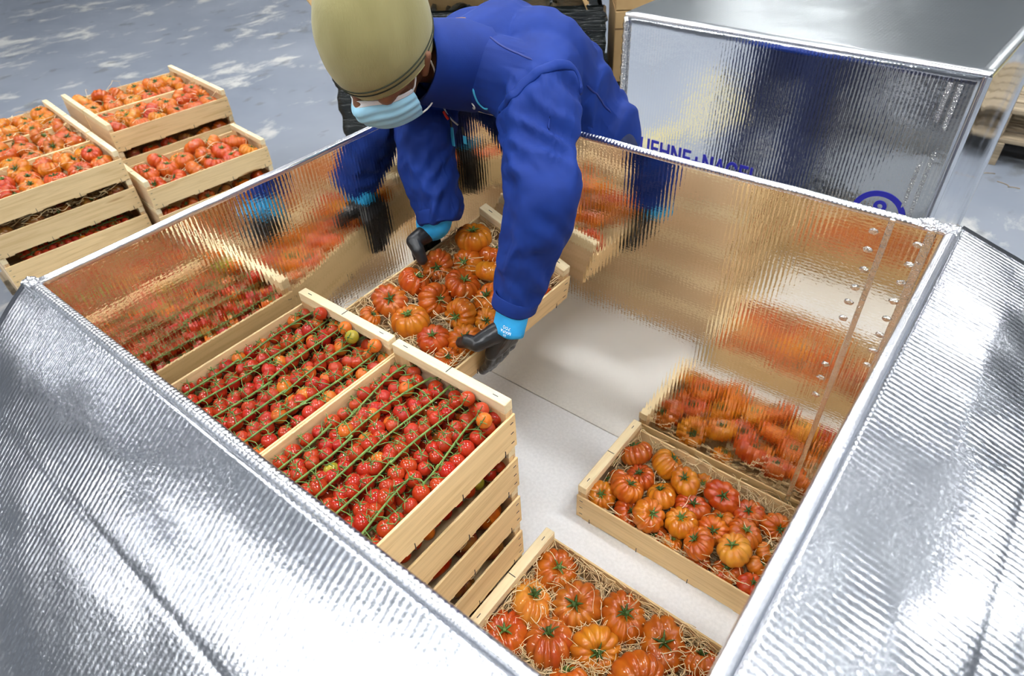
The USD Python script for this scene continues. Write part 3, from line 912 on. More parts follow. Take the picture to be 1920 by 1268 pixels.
# ------------------------------------------------------------------ closed silver box behind
def build_closed_box():
    W, D, Z0, Z1 = 1.081, 0.945, -0.03, 0.84
    yaw = math.radians(-3.0)
    M = mat4((-0.036, 1.907, 0), rz(yaw))
    t = thing('closed_pallet_box', 'closed silver foil pallet box with blue printed lettering, standing behind the open one', 'box', M @ mat4((W / 2, D / 2, Z0)))

    def P(name, m, mat, smooth=False, parent=None, label=None):
        m = m.copy()
        m.apply_translation((-W / 2, -D / 2, -Z0))
        return part(name, m, mat, parent or t, smooth, None, label)

    def panel(w, h, seed, amp):
        def fn(u, v):
            q = np.stack([u * w, np.zeros_like(u), v * h], -1)
            e = np.clip(u * 12, 0, 1) * np.clip((1 - u) * 12, 0, 1) * np.clip(v * 12, 0, 1) * np.clip((1 - v) * 12, 0, 1)
            q[..., 1] = amp * e * (meshkit.fbm(np.stack([u * 2.5, v * 2.5, np.full_like(u, seed)], -1), 3, seed) - 0.5)
            return q
        return solid_sheet(fn, 40, 32, 0.012)
    f = panel(W, Z1 - Z0, 3, 0.014)
    f.apply_translation((0, 0, Z0))
    def bulge(x, z):
        u, v = x / W, (z - Z0) / (Z1 - Z0)
        e = np.clip(u * 12, 0, 1) * np.clip((1 - u) * 12, 0, 1) * np.clip(v * 12, 0, 1) * np.clip((1 - v) * 12, 0, 1)
        return 0.014 * e * (meshkit.fbm(np.stack([u * 2.5, v * 2.5, np.full_like(u, 3)], -1), 3, 3) - 0.5)
    fr = P('front_panel', f, foil_far, True)
    s = panel(D, Z1 - Z0, 5, 0.012)
    s.apply_transform(mat4((W, 0, Z0), rz(PI / 2)))
    P('side_panel', s, foil_far_side, True)
    P('side_panel', box((0, 0.0, Z0), (0.012, D, Z1)), foil_far_side)
    P('back_panel', box((0, D - 0.012, Z0), (W, D, Z1)), foil_far)
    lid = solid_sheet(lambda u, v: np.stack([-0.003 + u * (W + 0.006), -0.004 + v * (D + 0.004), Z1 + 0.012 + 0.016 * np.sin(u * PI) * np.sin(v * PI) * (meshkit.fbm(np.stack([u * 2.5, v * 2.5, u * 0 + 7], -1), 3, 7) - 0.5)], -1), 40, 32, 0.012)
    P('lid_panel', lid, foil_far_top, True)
    P('edge_binding', tube([(0, -0.003, Z1 + 0.004), (W, -0.003, Z1 + 0.004)], 0.0075, 8), foil_rim, True)
    P('edge_binding', tube([(W, -0.003, Z1 + 0.004), (W, D, Z1 + 0.004)], 0.006, 8), foil_rim, True)
    P('corner_edge', tube([(W - 0.004, -0.002, Z0), (W - 0.004, -0.002, Z1)], 0.011, 8), foil_rim, True)
    P('corner_edge', tube([(W - 0.002, D - 0.004, Z0), (W - 0.002, D - 0.004, Z1)], 0.010, 8), foil_rim, True)
    zz = np.linspace(Z0, Z1, 70)
    P('corner_edge', tube(np.c_[0 * zz + 0.003, 0 * zz - 0.002, zz], 0.010 + 0.004 * np.sin(zz * 160) ** 2, 8), foil_crumple, True)
    for x in (W - 0.085, W - 0.06):
        P('seam_strip', box((x, -0.0015, Z0 + 0.45), (x + 0.012, 0.004, Z1 - 0.03), 0.0008), foil_crumple)

    def upright(m, x, z):
        m = m.copy()
        m.apply_transform(np.array([[1, 0, 0, x], [0, 0, -1, 0.0005], [0, 1, 0, z], [0, 0, 0, 1.0]]))
        m.vertices[:, 1] += bulge(m.vertices[:, 0], m.vertices[:, 2])
        return m
    txt = meshkit.text_mesh('KUEHNE+NAGEL', 0.058, 0.0022, True)
    k = 0.505 / (txt.bounds[1, 0] - txt.bounds[0, 0])
    txt.apply_scale((k, 1, 1))
    txt.apply_translation((-txt.bounds[0, 0], 0, 0))
    cap = txt.bounds[1, 1]
    P('lettering', upright(txt, 0.052, 0.440 - cap), logo_blue, False, fr, 'dark blue capital lettering')
    ring = Point(0, 0).buffer(0.078, 48).difference(Point(0, 0).buffer(0.061, 48))
    eye = Point(0.000, 0.030).buffer(0.0185, 24).difference(Point(0.0, 0.030).buffer(0.0075, 24))
    bar = sbox(-0.021, 0.004, 0.021, 0.013)
    stem = sbox(-0.0055, -0.045, 0.0055, 0.016)
    arc = Point(0, -0.008).buffer(0.040, 32).difference(Point(0, -0.004).buffer(0.031, 32)).intersection(sbox(-0.1, -0.1, 0.1, -0.018))
    fl = unary_union([Polygon([(s * 0.046, -0.018), (s * 0.026, -0.022), (s * 0.040, -0.004)]) for s in (-1, 1)])
    lg = unary_union([ring, eye, bar, stem, arc, fl])
    lm_ = cat([trimesh.creation.extrude_polygon(g, 0.0022, engine='earcut') for g in getattr(lg, 'geoms', [lg])])
    P('emblem', upright(lm_, 0.942, 0.400), logo_blue, False, fr, 'dark blue ring with an anchor inside')
    return yaw


build_closed_box()
pallet('pallet', 'worn wooden pallet under the closed silver box', 0.528, 2.352, math.radians(-3), 1.10, 0.96, GROUND, 0.14)
pallet('pallet', 'empty worn pallet on the floor behind the closed silver box', 1.75, 4.22, 0.03, 1.5, 0.8, GROUND, 0.135)
pallet('pallet', 'empty worn pallet stacked on another behind the closed silver box', 1.74, 4.23, -0.01, 1.5, 0.8, GROUND + 0.135, 0.135)
yb = thing('plastic_bin', 'yellow plastic bin on the empty stacked pallets', 'bin', mat4((2.0, 4.25, GROUND + 0.27)))
for s in (-1, 1):
    part('long_side', box((-0.30, s * 0.2, 0.01), (0.30, s * 0.19, 0.42), 0.003), yellow_mat, yb)
    part('short_side', box((s * 0.30, -0.19, 0.01), (s * 0.29, 0.19, 0.42), 0.003), yellow_mat, yb)
part('bottom', box((-0.30, -0.2, 0), (0.30, 0.2, 0.01)), yellow_mat, yb)
part('rim', cat([box((-0.315, s * 0.215, 0.40), (0.315, s * 0.195, 0.43), 0.003) for s in (-1, 1)] + [box((s * 0.315, -0.2, 0.40), (s * 0.295, 0.2, 0.43), 0.003) for s in (-1, 1)]), yellow_mat, yb)
# safety line painted on the floor (seen mirrored in the closed box)
tag(part('floor_marking', box((-0.68, -1.6, GROUND), (-0.58, 1.0, GROUND + 0.0015)), yellow_paint), 'yellow safety line painted on the hall floor', 'floor line', kind='structure')

# litter on the floor to the right
for k, (x, y, a, L) in enumerate(((1.10, 3.68, 0.5, 0.07), (1.18, 3.60, -0.4, 0.06), (1.23, 3.58, 0.2, 0.05))):
    p = np.array([(-L / 2, 0, 0.0025), (0, 0.006, 0.0025), (L / 2, 0, 0.0025)]) @ rz(a).T + (x, y, GROUND)
    single('twig', tube(smoothpath(p, 6), 0.0025, 5), wood_old, ('short brown twig lying nearest the closed box side', 'middle one of the twigs on the floor by the pallets', 'last twig at the picture edge on the floor by pallets')[k], 'twig')

# ------------------------------------------------------------------ black film-wrapped load and cartons
WY = math.atan2(0.67, 0.95)
WM = mat4((-1.30, 1.595, GROUND), rz(WY))
wl = thing('wrapped_load', 'pallet load wrapped tightly in black stretch film with a green strap', 'wrapped pallet', WM)
WL, WD, WH = 1.17, 0.82, 0.895


def film_box(lx, ly, z0, z1, seed, amp=0.02):
    n = 46

    def fn(u, v):
        a = u * 4
        i = np.floor(a).astype(int) % 4
        t = a - np.floor(a)
        c = np.array([(0, 0), (lx, 0), (lx, ly), (0, ly)], float)
        p = c[i] * (1 - t[..., None]) + c[(i + 1) % 4] * t[..., None]
        ctr = np.array([lx / 2, ly / 2])
        out = (p - ctr)
        out /= np.linalg.norm(out, axis=-1, keepdims=True)
        z = z0 + v * (z1 - z0)
        b = 0.010 * np.abs(np.sin(v * PI * 3.0)) + amp * (meshkit.fbm(np.stack([p[..., 0] * 3, p[..., 1] * 3, z * 16], -1), 4, seed) - 0.5)
        p = p + out * b[..., None]
        return np.concatenate([p, z[..., None]], -1)
    m = grid(fn, 4 * n, 60, closed=True)
    return m


part('film_wrap', film_box(WL, WD, 0.10, WH, 5, 0.03), film_mat, wl, True)
part('load_top', box((0.01, 0.01, WH - 0.06), (WL - 0.01, WD - 0.01, WH - 0.035), 0.004), film_mat, wl)
part('strap', box((0.165, -0.018, 0.1), (0.185, -0.015 + 0.004, WH), 0.0008), strap_mat, wl, label='green plastic strap')
wp = film_box(WL, 0.10, WH - 0.05, WH + 0.015, 9, 0.05)
part('film_edge', wp, film_mat, wl, True)
cr_ = []
q = np.random.default_rng(8)
for k in range(26):
    p0 = np.array([q.uniform(0.25, 1.12), q.uniform(0.05, 0.6), WH - 0.02])
    d = q.normal(0, 0.10, 3) * (1, 1, 0.35)
    cr_.append(tube(smoothpath([p0, p0 + d * 0.5 + (0, 0, q.uniform(0, 0.04)), p0 + d], 8), q.uniform(0.004, 0.018), 5))
part('crumpled_film', cat(cr_), film_mat, wl, True)
for k in range(3):
    part('bottom_block', box((0.02 + k * 0.5, 0.02, 0), (0.14 + k * 0.5, WD - 0.02, 0.1), 0.003), wood_old, wl)

oc = thing('open_carton', 'open brown carton flaps standing on top of the black wrapped load', 'carton', WM @ mat4((0, 0, WH - 0.035)))
fa = math.radians(62)
part('side_flap', T(box((0, 0, 0), (0.004, 0.5, 0.30)), mat4((0.02, 0.03, 0), ry(-0.55))), carton_mat, oc)
part('side_flap', T(box((0, 0, 0), (0.004, 0.55, 0.34)), mat4((WL - 0.055, 0.10, 0), ry(-0.45))), carton_mat, oc)
part('back_wall', box((0.03, 0.62, 0), (WL - 0.05, 0.626, 0.26)), carton_mat, oc)
part('front_flap', T(box((0, 0, 0), (0.62, 0.004, 0.2)), mat4((0.03, 0.30, 0), rx(0.5))), carton_mat, oc)

CM = mat4((-0.415, 2.472, 0.385), rz(WY))
ct = thing('carton', 'closed brown shipping carton with dark print beside the silver box corner', 'carton', CM)
bd = part('body', box((0, 0, 0), (0.36, 0.42, 0.30), 0.003), carton_mat, ct)
part('body', box((0.0, 0.0, 0.303), (0.36, 0.42, 0.48), 0.003), carton_mat, ct)
part('tape_strip', box((0.0, -0.0008, 0.225), (0.36, 0.002, 0.232)), print_brown, ct)
part('top_label', box((0.02, -0.0010, 0.405), (0.34, 0.002, 0.475)), print_white, ct)
for k, s in enumerate(('EXPRESS', 'PERISHABLE')):
    tx = meshkit.text_mesh(s, 0.022, 0.0015)
    sc = (0.20 if k == 0 else 0.15) / (tx.bounds[1, 0] - tx.bounds[0, 0])
    tx.apply_scale((sc, 1, 1))
    tx.apply_transform(np.array([[1, 0, 0, 0.045], [0, 0, -1, -0.0005], [0, 1, 0, 0.135 - 0.034 * k], [0, 0, 0, 1.0]]))
    part('print_line', tx, print_brown, bd)
bk = thing('wrapped_stack', 'low black wrapped load that the brown printed carton stands on', 'wrapped pallet', CM @ mat4((-0.02, 0.0, -0.385 + GROUND)))
fw = film_box(0.38, 0.44, 0, 0.55, 12, 0.015)
part('film_wrap', fw, film_mat, bk, True)
part('load_top', box((0.0, 0.0, 0.535), (0.38, 0.44, 0.552), 0.004), film_mat, bk)

# ------------------------------------------------------------------ the worker
SHL, SHR = np.array([0.345, 0.890, 0.980]), np.array([0.045, 0.872, 0.950])
ELL, WRL = np.array([0.488, 0.718, 0.842]), np.array([0.448, 0.658, 0.613])
ELR, WRR = np.array([0.088, 0.792, 0.815]), np.array([0.150, 0.755, 0.680])
NECK, CHEST, MID, PEL = np.array([0.172, 0.850, 1.040]), np.array([0.190, 0.985, 0.985]), np.array([0.215, 1.080, 0.900]), np.array([0.245, 1.150, 0.765])
LAT = (SHL - SHR) / np.linalg.norm(SHL - SHR)
HF, HU = np.array([-0.033, -0.863, -0.504]), np.array([0.067, -0.505, 0.860])
HF, HU = HF / np.linalg.norm(HF), HU / np.linalg.norm(HU)
HF = HF - HU * (HF @ HU)
HF /= np.linalg.norm(HF)
HL = np.cross(HU, HF)
HEAD_R = np.stack([HF, HL, HU], 1)
HEAD_C = np.array([0.122, 0.699, 1.061])
HM = mat4(HEAD_C, HEAD_R)


def hp(x, y, z):
    return HEAD_C + HEAD_R @ np.array([x, y, z], float)


person = thing('person', 'person in blue jacket, olive beanie and face mask, bending into the foil box', 'person', mat4((0.25, 1.2, GROUND)))
PO = np.array([0.25, 1.2, GROUND])


def pp(name, m, mat, parent=None, smooth=True, label=None):
    m = m.copy()
    m.apply_translation(-PO)
    return part(name, m, mat, parent or person, smooth, None, label)


FEET = [np.array([0.36, 1.23, GROUND + 0.05]), np.array([0.12, 1.25, GROUND + 0.05])]
HIPS = [PEL + LAT * 0.085 + (0, 0.01, -0.03), PEL - LAT * 0.085 + (0, 0.01, -0.03)]
KNEES = [np.array([0.355, 1.19, 0.33]), np.array([0.13, 1.20, 0.33])]
# body: one continuous surface, head to ankles (mostly under the clothes)
skull = [[(hp(0.035, 0, 0.04), 0.076), (hp(-0.030, 0, 0.045), 0.084)], [(hp(-0.02, 0, 0.0), 0.078), (hp(0.035, 0, -0.03), 0.062)],
         [(hp(0.035, 0.02, -0.035), 0.05), (hp(0.062, 0.0, -0.085), 0.030)], [(hp(0.035, -0.02, -0.035), 0.05), (hp(0.062, 0.0, -0.085), 0.030)],
         [(hp(0.03, 0, -0.03), 0.06), (hp(0.066, 0, -0.02), 0.036)],
         [(hp(0.094, 0, 0.010), 0.009), (hp(0.108, 0, -0.018), 0.013), (hp(0.096, 0.010, -0.026), 0.010)], [(hp(0.108, 0, -0.018), 0.013), (hp(0.096, -0.010, -0.026), 0.010)],
         [(hp(0.086, 0.034, 0.020), 0.013), (hp(0.098, 0.004, 0.018), 0.010)], [(hp(0.086, -0.034, 0.020), 0.013), (hp(0.098, -0.004, 0.018), 0.010)],
         [(hp(0.070, 0.044, -0.015), 0.022), (hp(0.03, 0.062, -0.01), 0.016)], [(hp(0.070, -0.044, -0.015), 0.022), (hp(0.03, -0.062, -0.01), 0.016)],
         [(hp(0.086, 0.022, -0.056), 0.010), (hp(0.092, 0, -0.056), 0.011), (hp(0.086, -0.022, -0.056), 0.010)]]
ears = [[(hp(-0.012, s * 0.079, 0.025), 0.012), (hp(-0.022, s * 0.090, 0.005), 0.012), (hp(-0.008, s * 0.080, -0.028), 0.008)] for s in (1, -1)]
trunk = [[(hp(-0.035, 0, -0.03), 0.055), (NECK + (0, 0, -0.01), 0.06)], [(NECK, 0.06), (CHEST, 0.09), (MID, 0.095), (PEL, 0.095)],
         [(SHL, 0.055), (CHEST + LAT * 0.05, 0.08)], [(SHR, 0.055), (CHEST - LAT * 0.05, 0.08)],
         [(SHL, 0.052), (ELL, 0.040), (WRL, 0.027)], [(SHR, 0.052), (ELR, 0.040), (WRR, 0.027)]]
for h, k, f in zip(HIPS, KNEES, FEET):
    trunk += [[(PEL, 0.09), (h, 0.075), (k, 0.05), (f + (0, 0, 0.04), 0.035)]]
body = bones(skull + ears + trunk, 0.010, 6)
bprim = pp('body', body, skin_mat)
for s in (1, -1):
    e = trimesh.creation.icosphere(2, 0.0115)
    e.apply_translation(hp(0.082, s * 0.032, 0.004))
    pp('eye', e, eye_mat, bprim)
    pp('eyebrow', tube([hp(0.095, s * 0.014, 0.022), hp(0.097, s * 0.032, 0.028), hp(0.086, s * 0.050, 0.022)], [0.0022, 0.003, 0.0015], 6), hair_mat, bprim)

# trousers and shoes
tr = bones([[(PEL + LAT * 0.045 - (0, 0, 0.03), 0.110), (PEL - LAT * 0.045 - (0, 0, 0.03), 0.110)]] + [[(h, 0.105), (k, 0.075), (f + (0, 0, 0.035), 0.066)] for h, k, f in zip(HIPS, KNEES, FEET)], 0.018, 6)
nf = meshkit.fbm(tr.vertices * (14, 14, 9), 3, 4) - 0.5
tr.vertices += tr.vertex_normals * (0.02 * nf)[:, None]
pp('trousers', tr, trouser_mat)
for f in FEET:
    sh = bones([[(f + (0, 0.05, -0.008), 0.042), (f + (0, -0.06, -0.012), 0.038), (f + (0, -0.15, -0.018), 0.032)]], 0.012, 3)
    sh.vertices[:, 2] = np.maximum(sh.vertices[:, 2], GROUND)
    pp('shoe', sh, shoe_mat)


# jacket
def build_jacket():
    C1, C2 = CHEST + LAT * 0.085, CHEST - LAT * 0.085
    ch = [[(NECK + (0.01, 0.02, -0.03), 0.085), (CHEST + (0, 0, 0.0), 0.125)], [(C1, 0.108), (C2, 0.108)], [(C1, 0.108), (MID + LAT * 0.050, 0.112), (PEL + LAT * 0.042 + (0, 0.02, 0.0), 0.121)],
          [(C2, 0.108), (MID - LAT * 0.055, 0.118), (PEL - LAT * 0.05 + (0, 0.02, 0.0), 0.128)], [(MID + LAT * 0.055, 0.118), (MID - LAT * 0.055, 0.118)],
          [(PEL + LAT * 0.05 + (0, 0.02, 0.0), 0.128), (PEL - LAT * 0.05 + (0, 0.02, 0), 0.128)],
          [(SHL + (0, 0.005, 0), 0.083), (C1, 0.095)], [(SHR + (0, 0.005, 0), 0.080), (C2, 0.095)], [(SHL, 0.080), (NECK + (0.03, 0.01, -0.035), 0.075)], [(SHR, 0.078), (NECK + (-0.03, 0.01, -0.035), 0.075)],
          [(SHL, 0.080), (SHL * 0.4 + ELL * 0.6, 0.070), (ELL, 0.066), (ELL * 0.4 + WRL * 0.6, 0.053), (WRL + (WRL - ELL) * -0.04, 0.044)],
          [(SHR, 0.078), (SHR * 0.4 + ELR * 0.6, 0.068), (ELR, 0.062), (ELR * 0.4 + WRR * 0.6, 0.052), (WRR + (WRR - ELR) * 0.02, 0.046)]]
    j = bones(ch, 0.0085, 10, 28)
    # open the cuffs: nothing of the sleeve beyond the wrist plane
    for a, b in ((ELL, WRL), (ELR, WRR)):
        d = (b - a) / np.linalg.norm(b - a)
        v = j.vertices
        s = (v - b) @ d
        near = np.linalg.norm(v - b - np.outer(s, d), axis=1) < 0.08
        over = near & (s > 0.006)
        v[over] -= np.outer(s[over] - 0.006, d)
        j.vertices = v
    # folds: rings across the sleeves, drape across the back
    v, n = np.array(j.vertices), np.array(j.vertex_normals)
    disp = 0.006 * (meshkit.fbm(v * 9, 3, 8) - 0.5)
    for a, b, c, amp, sd in ((SHL, ELL, 0.10, 0.020, 1), (ELL, WRL, 0.09, 0.017, 2), (SHR, ELR, 0.09, 0.018, 3), (ELR, WRR, 0.085, 0.018, 4)):
        L = np.linalg.norm(b - a)
        d = (b - a) / L
        s = (v - a) @ d
        r = v - a - np.outer(s, d)
        u1 = np.cross(d, [0.3, 0.2, 1.0])
        u1 /= np.linalg.norm(u1)
        u2 = np.cross(d, u1)
        w = np.exp(-np.clip(np.linalg.norm(r, axis=1) - 0.07, 0, None) ** 2 / 0.0006) * np.clip(s / L * 5 + 0.3, 0, 1) * np.clip((1.05 - s / L) * 6, 0, 1)
        th = np.arctan2(r @ u2, r @ u1)
        ns = meshkit.fbm(np.stack([s * 24 + 1.1 * np.sin(th + sd) + sd * 7, np.cos(th) * 0.9 + sd, np.sin(th) * 0.9], -1), 2, sd)
        ridge = (1 - np.abs(2 * ns - 1)) ** 2.4
        disp += w * 1.15 * amp * (ridge - 0.42)
    # long folds radiating over the back towards the waist
    ax = (PEL - CHEST) / np.linalg.norm(PEL - CHEST)
    s = (v - CHEST) @ ax
    l = (v - CHEST) @ LAT
    wb = np.clip(s * 7 + 0.6, 0, 1)
    arm = np.minimum(np.linalg.norm(v - ELL, axis=1), np.linalg.norm(v - WRL, axis=1))
    wb *= np.clip((arm - 0.14) * 12, 0, 1)
    nb = meshkit.fbm(np.stack([l * 26 + s * 5, s * 5, l * 0 + 3], -1), 3, 21)
    disp += wb * 0.017 * ((1 - np.abs(2 * nb - 1)) ** 2 - 0.45)
    j.vertices = v + n * disp[:, None]
    trimesh.smoothing.filter_taubin(j, lamb=0.5, nu=0.51, iterations=7)
    # the belly rests on the box rim
    v = np.array(j.vertices)
    low = (v[:, 2] < BH + 0.004) & (v[:, 1] > BY - 0.10) & (v[:, 1] < BY + BT + 0.004) & (np.linalg.norm(v - MID, axis=1) < 0.26)
    v[low, 1] = np.where(v[low, 1] > BY - 0.04, BY + BT + 0.004, v[low, 1])
    j.vertices = v
    return j


jacket = build_jacket()
jk = pp('jacket', jacket, jacket_mat)
# sleeve hems
for a, b, r in ((ELL, WRL, 0.0465), (ELR, WRR, 0.0465)):
    d = (b - a) / np.linalg.norm(b - a)
    u1 = np.cross(d, [0.2, 0.1, 1.0]); u1 /= np.linalg.norm(u1)
    u2 = np.cross(d, u1)

    def hem(u, v, b=b, d=d, u1=u1, u2=u2, r=r):
        th = u * 2 * PI
        prof = np.array([(-0.026, 0.0), (-0.024, 0.0022), (-0.012, 0.003), (0.004, 0.0026), (0.0085, 0.0), (0.007, -0.004), (-0.004, -0.006)])
        ii = np.clip((v * 6).round().astype(int), 0, 6)
        s, o = prof[ii, 0], prof[ii, 1]
        rr = r + o + 0.0012 * np.sin(th * 5)
        return b + d * s[..., None] + u1 * (rr * np.cos(th))[..., None] + u2 * (rr * np.sin(th))[..., None]
    pp('sleeve_hem', grid(hem, 40, 6, closed=True), jacket_mat, jk)

# standing collar
ca, cb = np.array([0.185, 0.862, 1.006]), np.array([0.152, 0.768, 1.034])
cd = cb - ca
cd /= np.linalg.norm(cd)
c1 = LAT - cd * (LAT @ cd); c1 /= np.linalg.norm(c1)
c2 = np.cross(cd, c1)


def collar(u, v):
    th = u * 2 * PI
    prof = np.array([(-0.02, 0.004), (0.03, 0.004), (0.095, 0.001), (0.118, -0.003), (0.118, -0.010), (0.08, -0.012), (-0.02, -0.010)])
    ii = np.clip((v * 6).round().astype(int), 0, 6)
    s, o = prof[ii, 0], prof[ii, 1]
    rr = 0.090 + o + 0.003 * np.sin(3 * th + 1) + 0.16 * (0.04 - s) * 0.4
    return ca + cd * s[..., None] + c1 * (rr * 1.02 * np.cos(th))[..., None] + c2 * (rr * 0.95 * np.sin(th))[..., None]


pp('collar', grid(collar, 48, 6, closed=True), jacket_mat, jk)


# beanie
def beanie_fn(u, v, grow=0.0):
    th = u * 2 * PI
    z = v
    a, b = 0.107 + grow, 0.094 + grow
    prof = np.where(z < 0.25, 1.0 + 0.12 * np.sin(z * 4 * PI / 2), 1.12 * np.cos(np.clip((z - 0.25) / 0.75, 0, 1) * PI / 2) ** 0.62)
    zz = np.where(z < 0.25, z / 0.25 * 0.055, 0.055 + np.sin(np.clip((z - 0.25) / 0.75, 0, 1) * PI / 2) * 0.135)
    x, y = a * prof * np.cos(th), b * prof * np.sin(th)
    lean = -0.030 * (zz / 0.17) ** 1.3
    zt = -0.003 + zz + 0.10 * x * (1 - v) * 0
    p = np.stack([x + lean, y, zt], -1)
    w = 0.006 * np.clip(v * 3 - 0.4, 0, 1) * (meshkit.fbm(np.stack([np.cos(th) * 1.6, np.sin(th) * 1.6, z * 2.6], -1), 3, 6) - 0.5) * 2
    n = np.stack([np.cos(th), np.sin(th), 0.6 * v], -1)
    return p + n * w[..., None]


bn = grid(lambda u, v: beanie_fn(u, v), 64, 44, closed=True)
brim_in = grid(lambda u, v: beanie_fn(u, np.zeros_like(u)) - np.stack([np.cos(u * 2 * PI) * 0.006 * v, np.sin(u * 2 * PI) * 0.006 * v, 0.003 - 0.02 * v], -1), 64, 3, closed=True)
brim_in.faces = brim_in.faces[:, ::-1]
bnp = pp('beanie', T(cat([bn, brim_in]), HM), beanie_mat)
for v0 in (0.065, 0.115):
    u = np.linspace(0, 1, 73)
    ring_ = beanie_fn(u, np.full_like(u, v0), 0.0006)
    pp('stripe', T(tube(ring_, 0.0016, 5, cap=False), HM), stripe_mat, bnp, label='dark knitted stripe')


# face mask
def mask_fn(u, v):
    a = (u - 0.5) * 2 * math.radians(78)
    z = -0.094 + v * 0.078
    k = np.cos(a)
    nose = 0.020 * np.exp(-(a / 0.28) ** 2) * np.clip(v * 1.4, 0, 1) * np.clip((1.05 - v) * 5, 0.5, 1)
    R = 0.080 + nose + 0.014 * np.clip(k, 0, 1) * np.sin(PI * np.clip(v * 0.9 + 0.1, 0, 1)) + 0.0012 * np.sin(v * 26)
    return np.stack([0.016 + R * np.cos(a) * 1.06, R * np.sin(a) * 0.99 * (1 - 0.22 * (1 - v) ** 2), z + 0.010 * np.exp(-(a / 0.5) ** 2) * v - 0.014 * (a / 1.3) ** 2], -1)


mk = pp('face_mask', T(solid_sheet(mask_fn, 40, 22, 0.002), HM), mask_blue, label='pale blue pleated face mask')
pp('mask_edge', T(solid_sheet(lambda u, v: mask_fn(u, 0.90 + 0.12 * v) + np.array([0.0012, 0, 0.0]), 40, 5, 0.002), HM), mask_white, mk, label='white upper border')
for s in (1, -1):
    z0, z1 = mask_fn(np.array(0.5 + s * 0.495), np.array(0.95)), mask_fn(np.array(0.5 + s * 0.495), np.array(0.08))
    pth = smoothpath([z0, z0 + (-0.016, s * 0.006, 0.018), (-0.016, s * 0.090, 0.030), (-0.026, s * 0.090, -0.004), z1 + (-0.015, s * 0.005, 0.0), z1], 22)
    pp('ear_loop', T(tube(pth, 0.0019, 6), HM), loop_mat, mk)


# gloves, modelled in the frame of the held crate so that they close on its sides
HG = pose('held')


def hg(p):
    return (HG @ np.r_[p, 1.0])[:3]


def build_glove(side, y0, wrist, name, label):
    """side +1: on the crate's +x slat; fingers outside pointing down and curling under, thumb over the top edge"""
    X = CW / 2
    sx = side
    dy = 0.0215
    ch = []
    kn = []
    for k in range(4):
        y = y0 + k * dy
        L = (0.95, 1.05, 1.0, 0.82)[k]
        base = (sx * (X + 0.032), y, 0.112 - 0.006 * abs(k - 1.2))
        p1 = (sx * (X + 0.031), y - 0.003, 0.112 - 0.044 * L)
        p2 = (sx * (X + 0.020), y - 0.006, 0.112 - 0.078 * L)
        p3 = (sx * (X + 0.0115), y - 0.008, 0.112 - 0.100 * L)
        kn.append(base)
        ch.append([(hg(base), 0.0135), (hg(p1), 0.0120), (hg(p2), 0.0110), (hg(p3), 0.0098)])
    w = np.array(wrist)
    inv = np.linalg.inv(HG)
    wl_ = (inv @ np.r_[w, 1])[:3]
    pal = []
    for b in kn:
        pal.append([(hg(b), 0.0135), (hg(np.array(b) * 0.45 + wl_ * 0.55), 0.0165), (w, 0.026)])
    hull = m3.Manifold.batch_hull([ball(hg(b), 0.0155) for b in kn] + [ball(hg(np.array(b) * 0.4 + wl_ * 0.6), 0.022) for b in kn] + [ball(w, 0.029)])
    tb = np.array(kn[0]) * 0.5 + wl_ * 0.5 + np.array([-sx * 0.004, -0.012, -0.004])
    t1 = np.array([sx * (X + 0.008), y0 - 0.022, 0.142])
    t2 = np.array([sx * (X - 0.014), y0 - 0.028, 0.134])
    t3 = np.array([sx * (X - 0.030), y0 - 0.032, 0.116])
    th = [[(hg(tb), 0.024), (hg(t1), 0.0180), (hg(t2), 0.0155), (hg(t3), 0.0130)]]
    parts = [hull]
    for c in ch + th:
        bs = [ball(p, r, 18) for p, r in c]
        parts += [m3.Manifold.batch_hull([a, b]) for a, b in zip(bs, bs[1:])]
    man = m3.Manifold.batch_boolean(parts, m3.OpType.Add).refine_to_length(0.0035)
    mm = man.to_mesh()
    g = trimesh.Trimesh(mm.vert_properties[:, :3], mm.tri_verts, process=False)
    g.merge_vertices()
    trimesh.smoothing.filter_taubin(g, lamb=0.5, nu=0.52, iterations=5)
    v, n = np.array(g.vertices), np.array(g.vertex_normals)
    g.vertices = v + n * (0.0022 * (meshkit.fbm(v * 90, 2, 3) - 0.5))[:, None]
    gp = pp(name, g, glove_black, None, True, label)
    return gp, hg(tb), kn


gl, tbl, knl = build_glove(1, -0.054, WRL, 'glove', 'black rubber-coated glove on the hand nearer the camera')
gr, tbr, knr = build_glove(-1, 0.040, WRR, 'glove', 'black rubber-coated glove on the hand in the box corner')


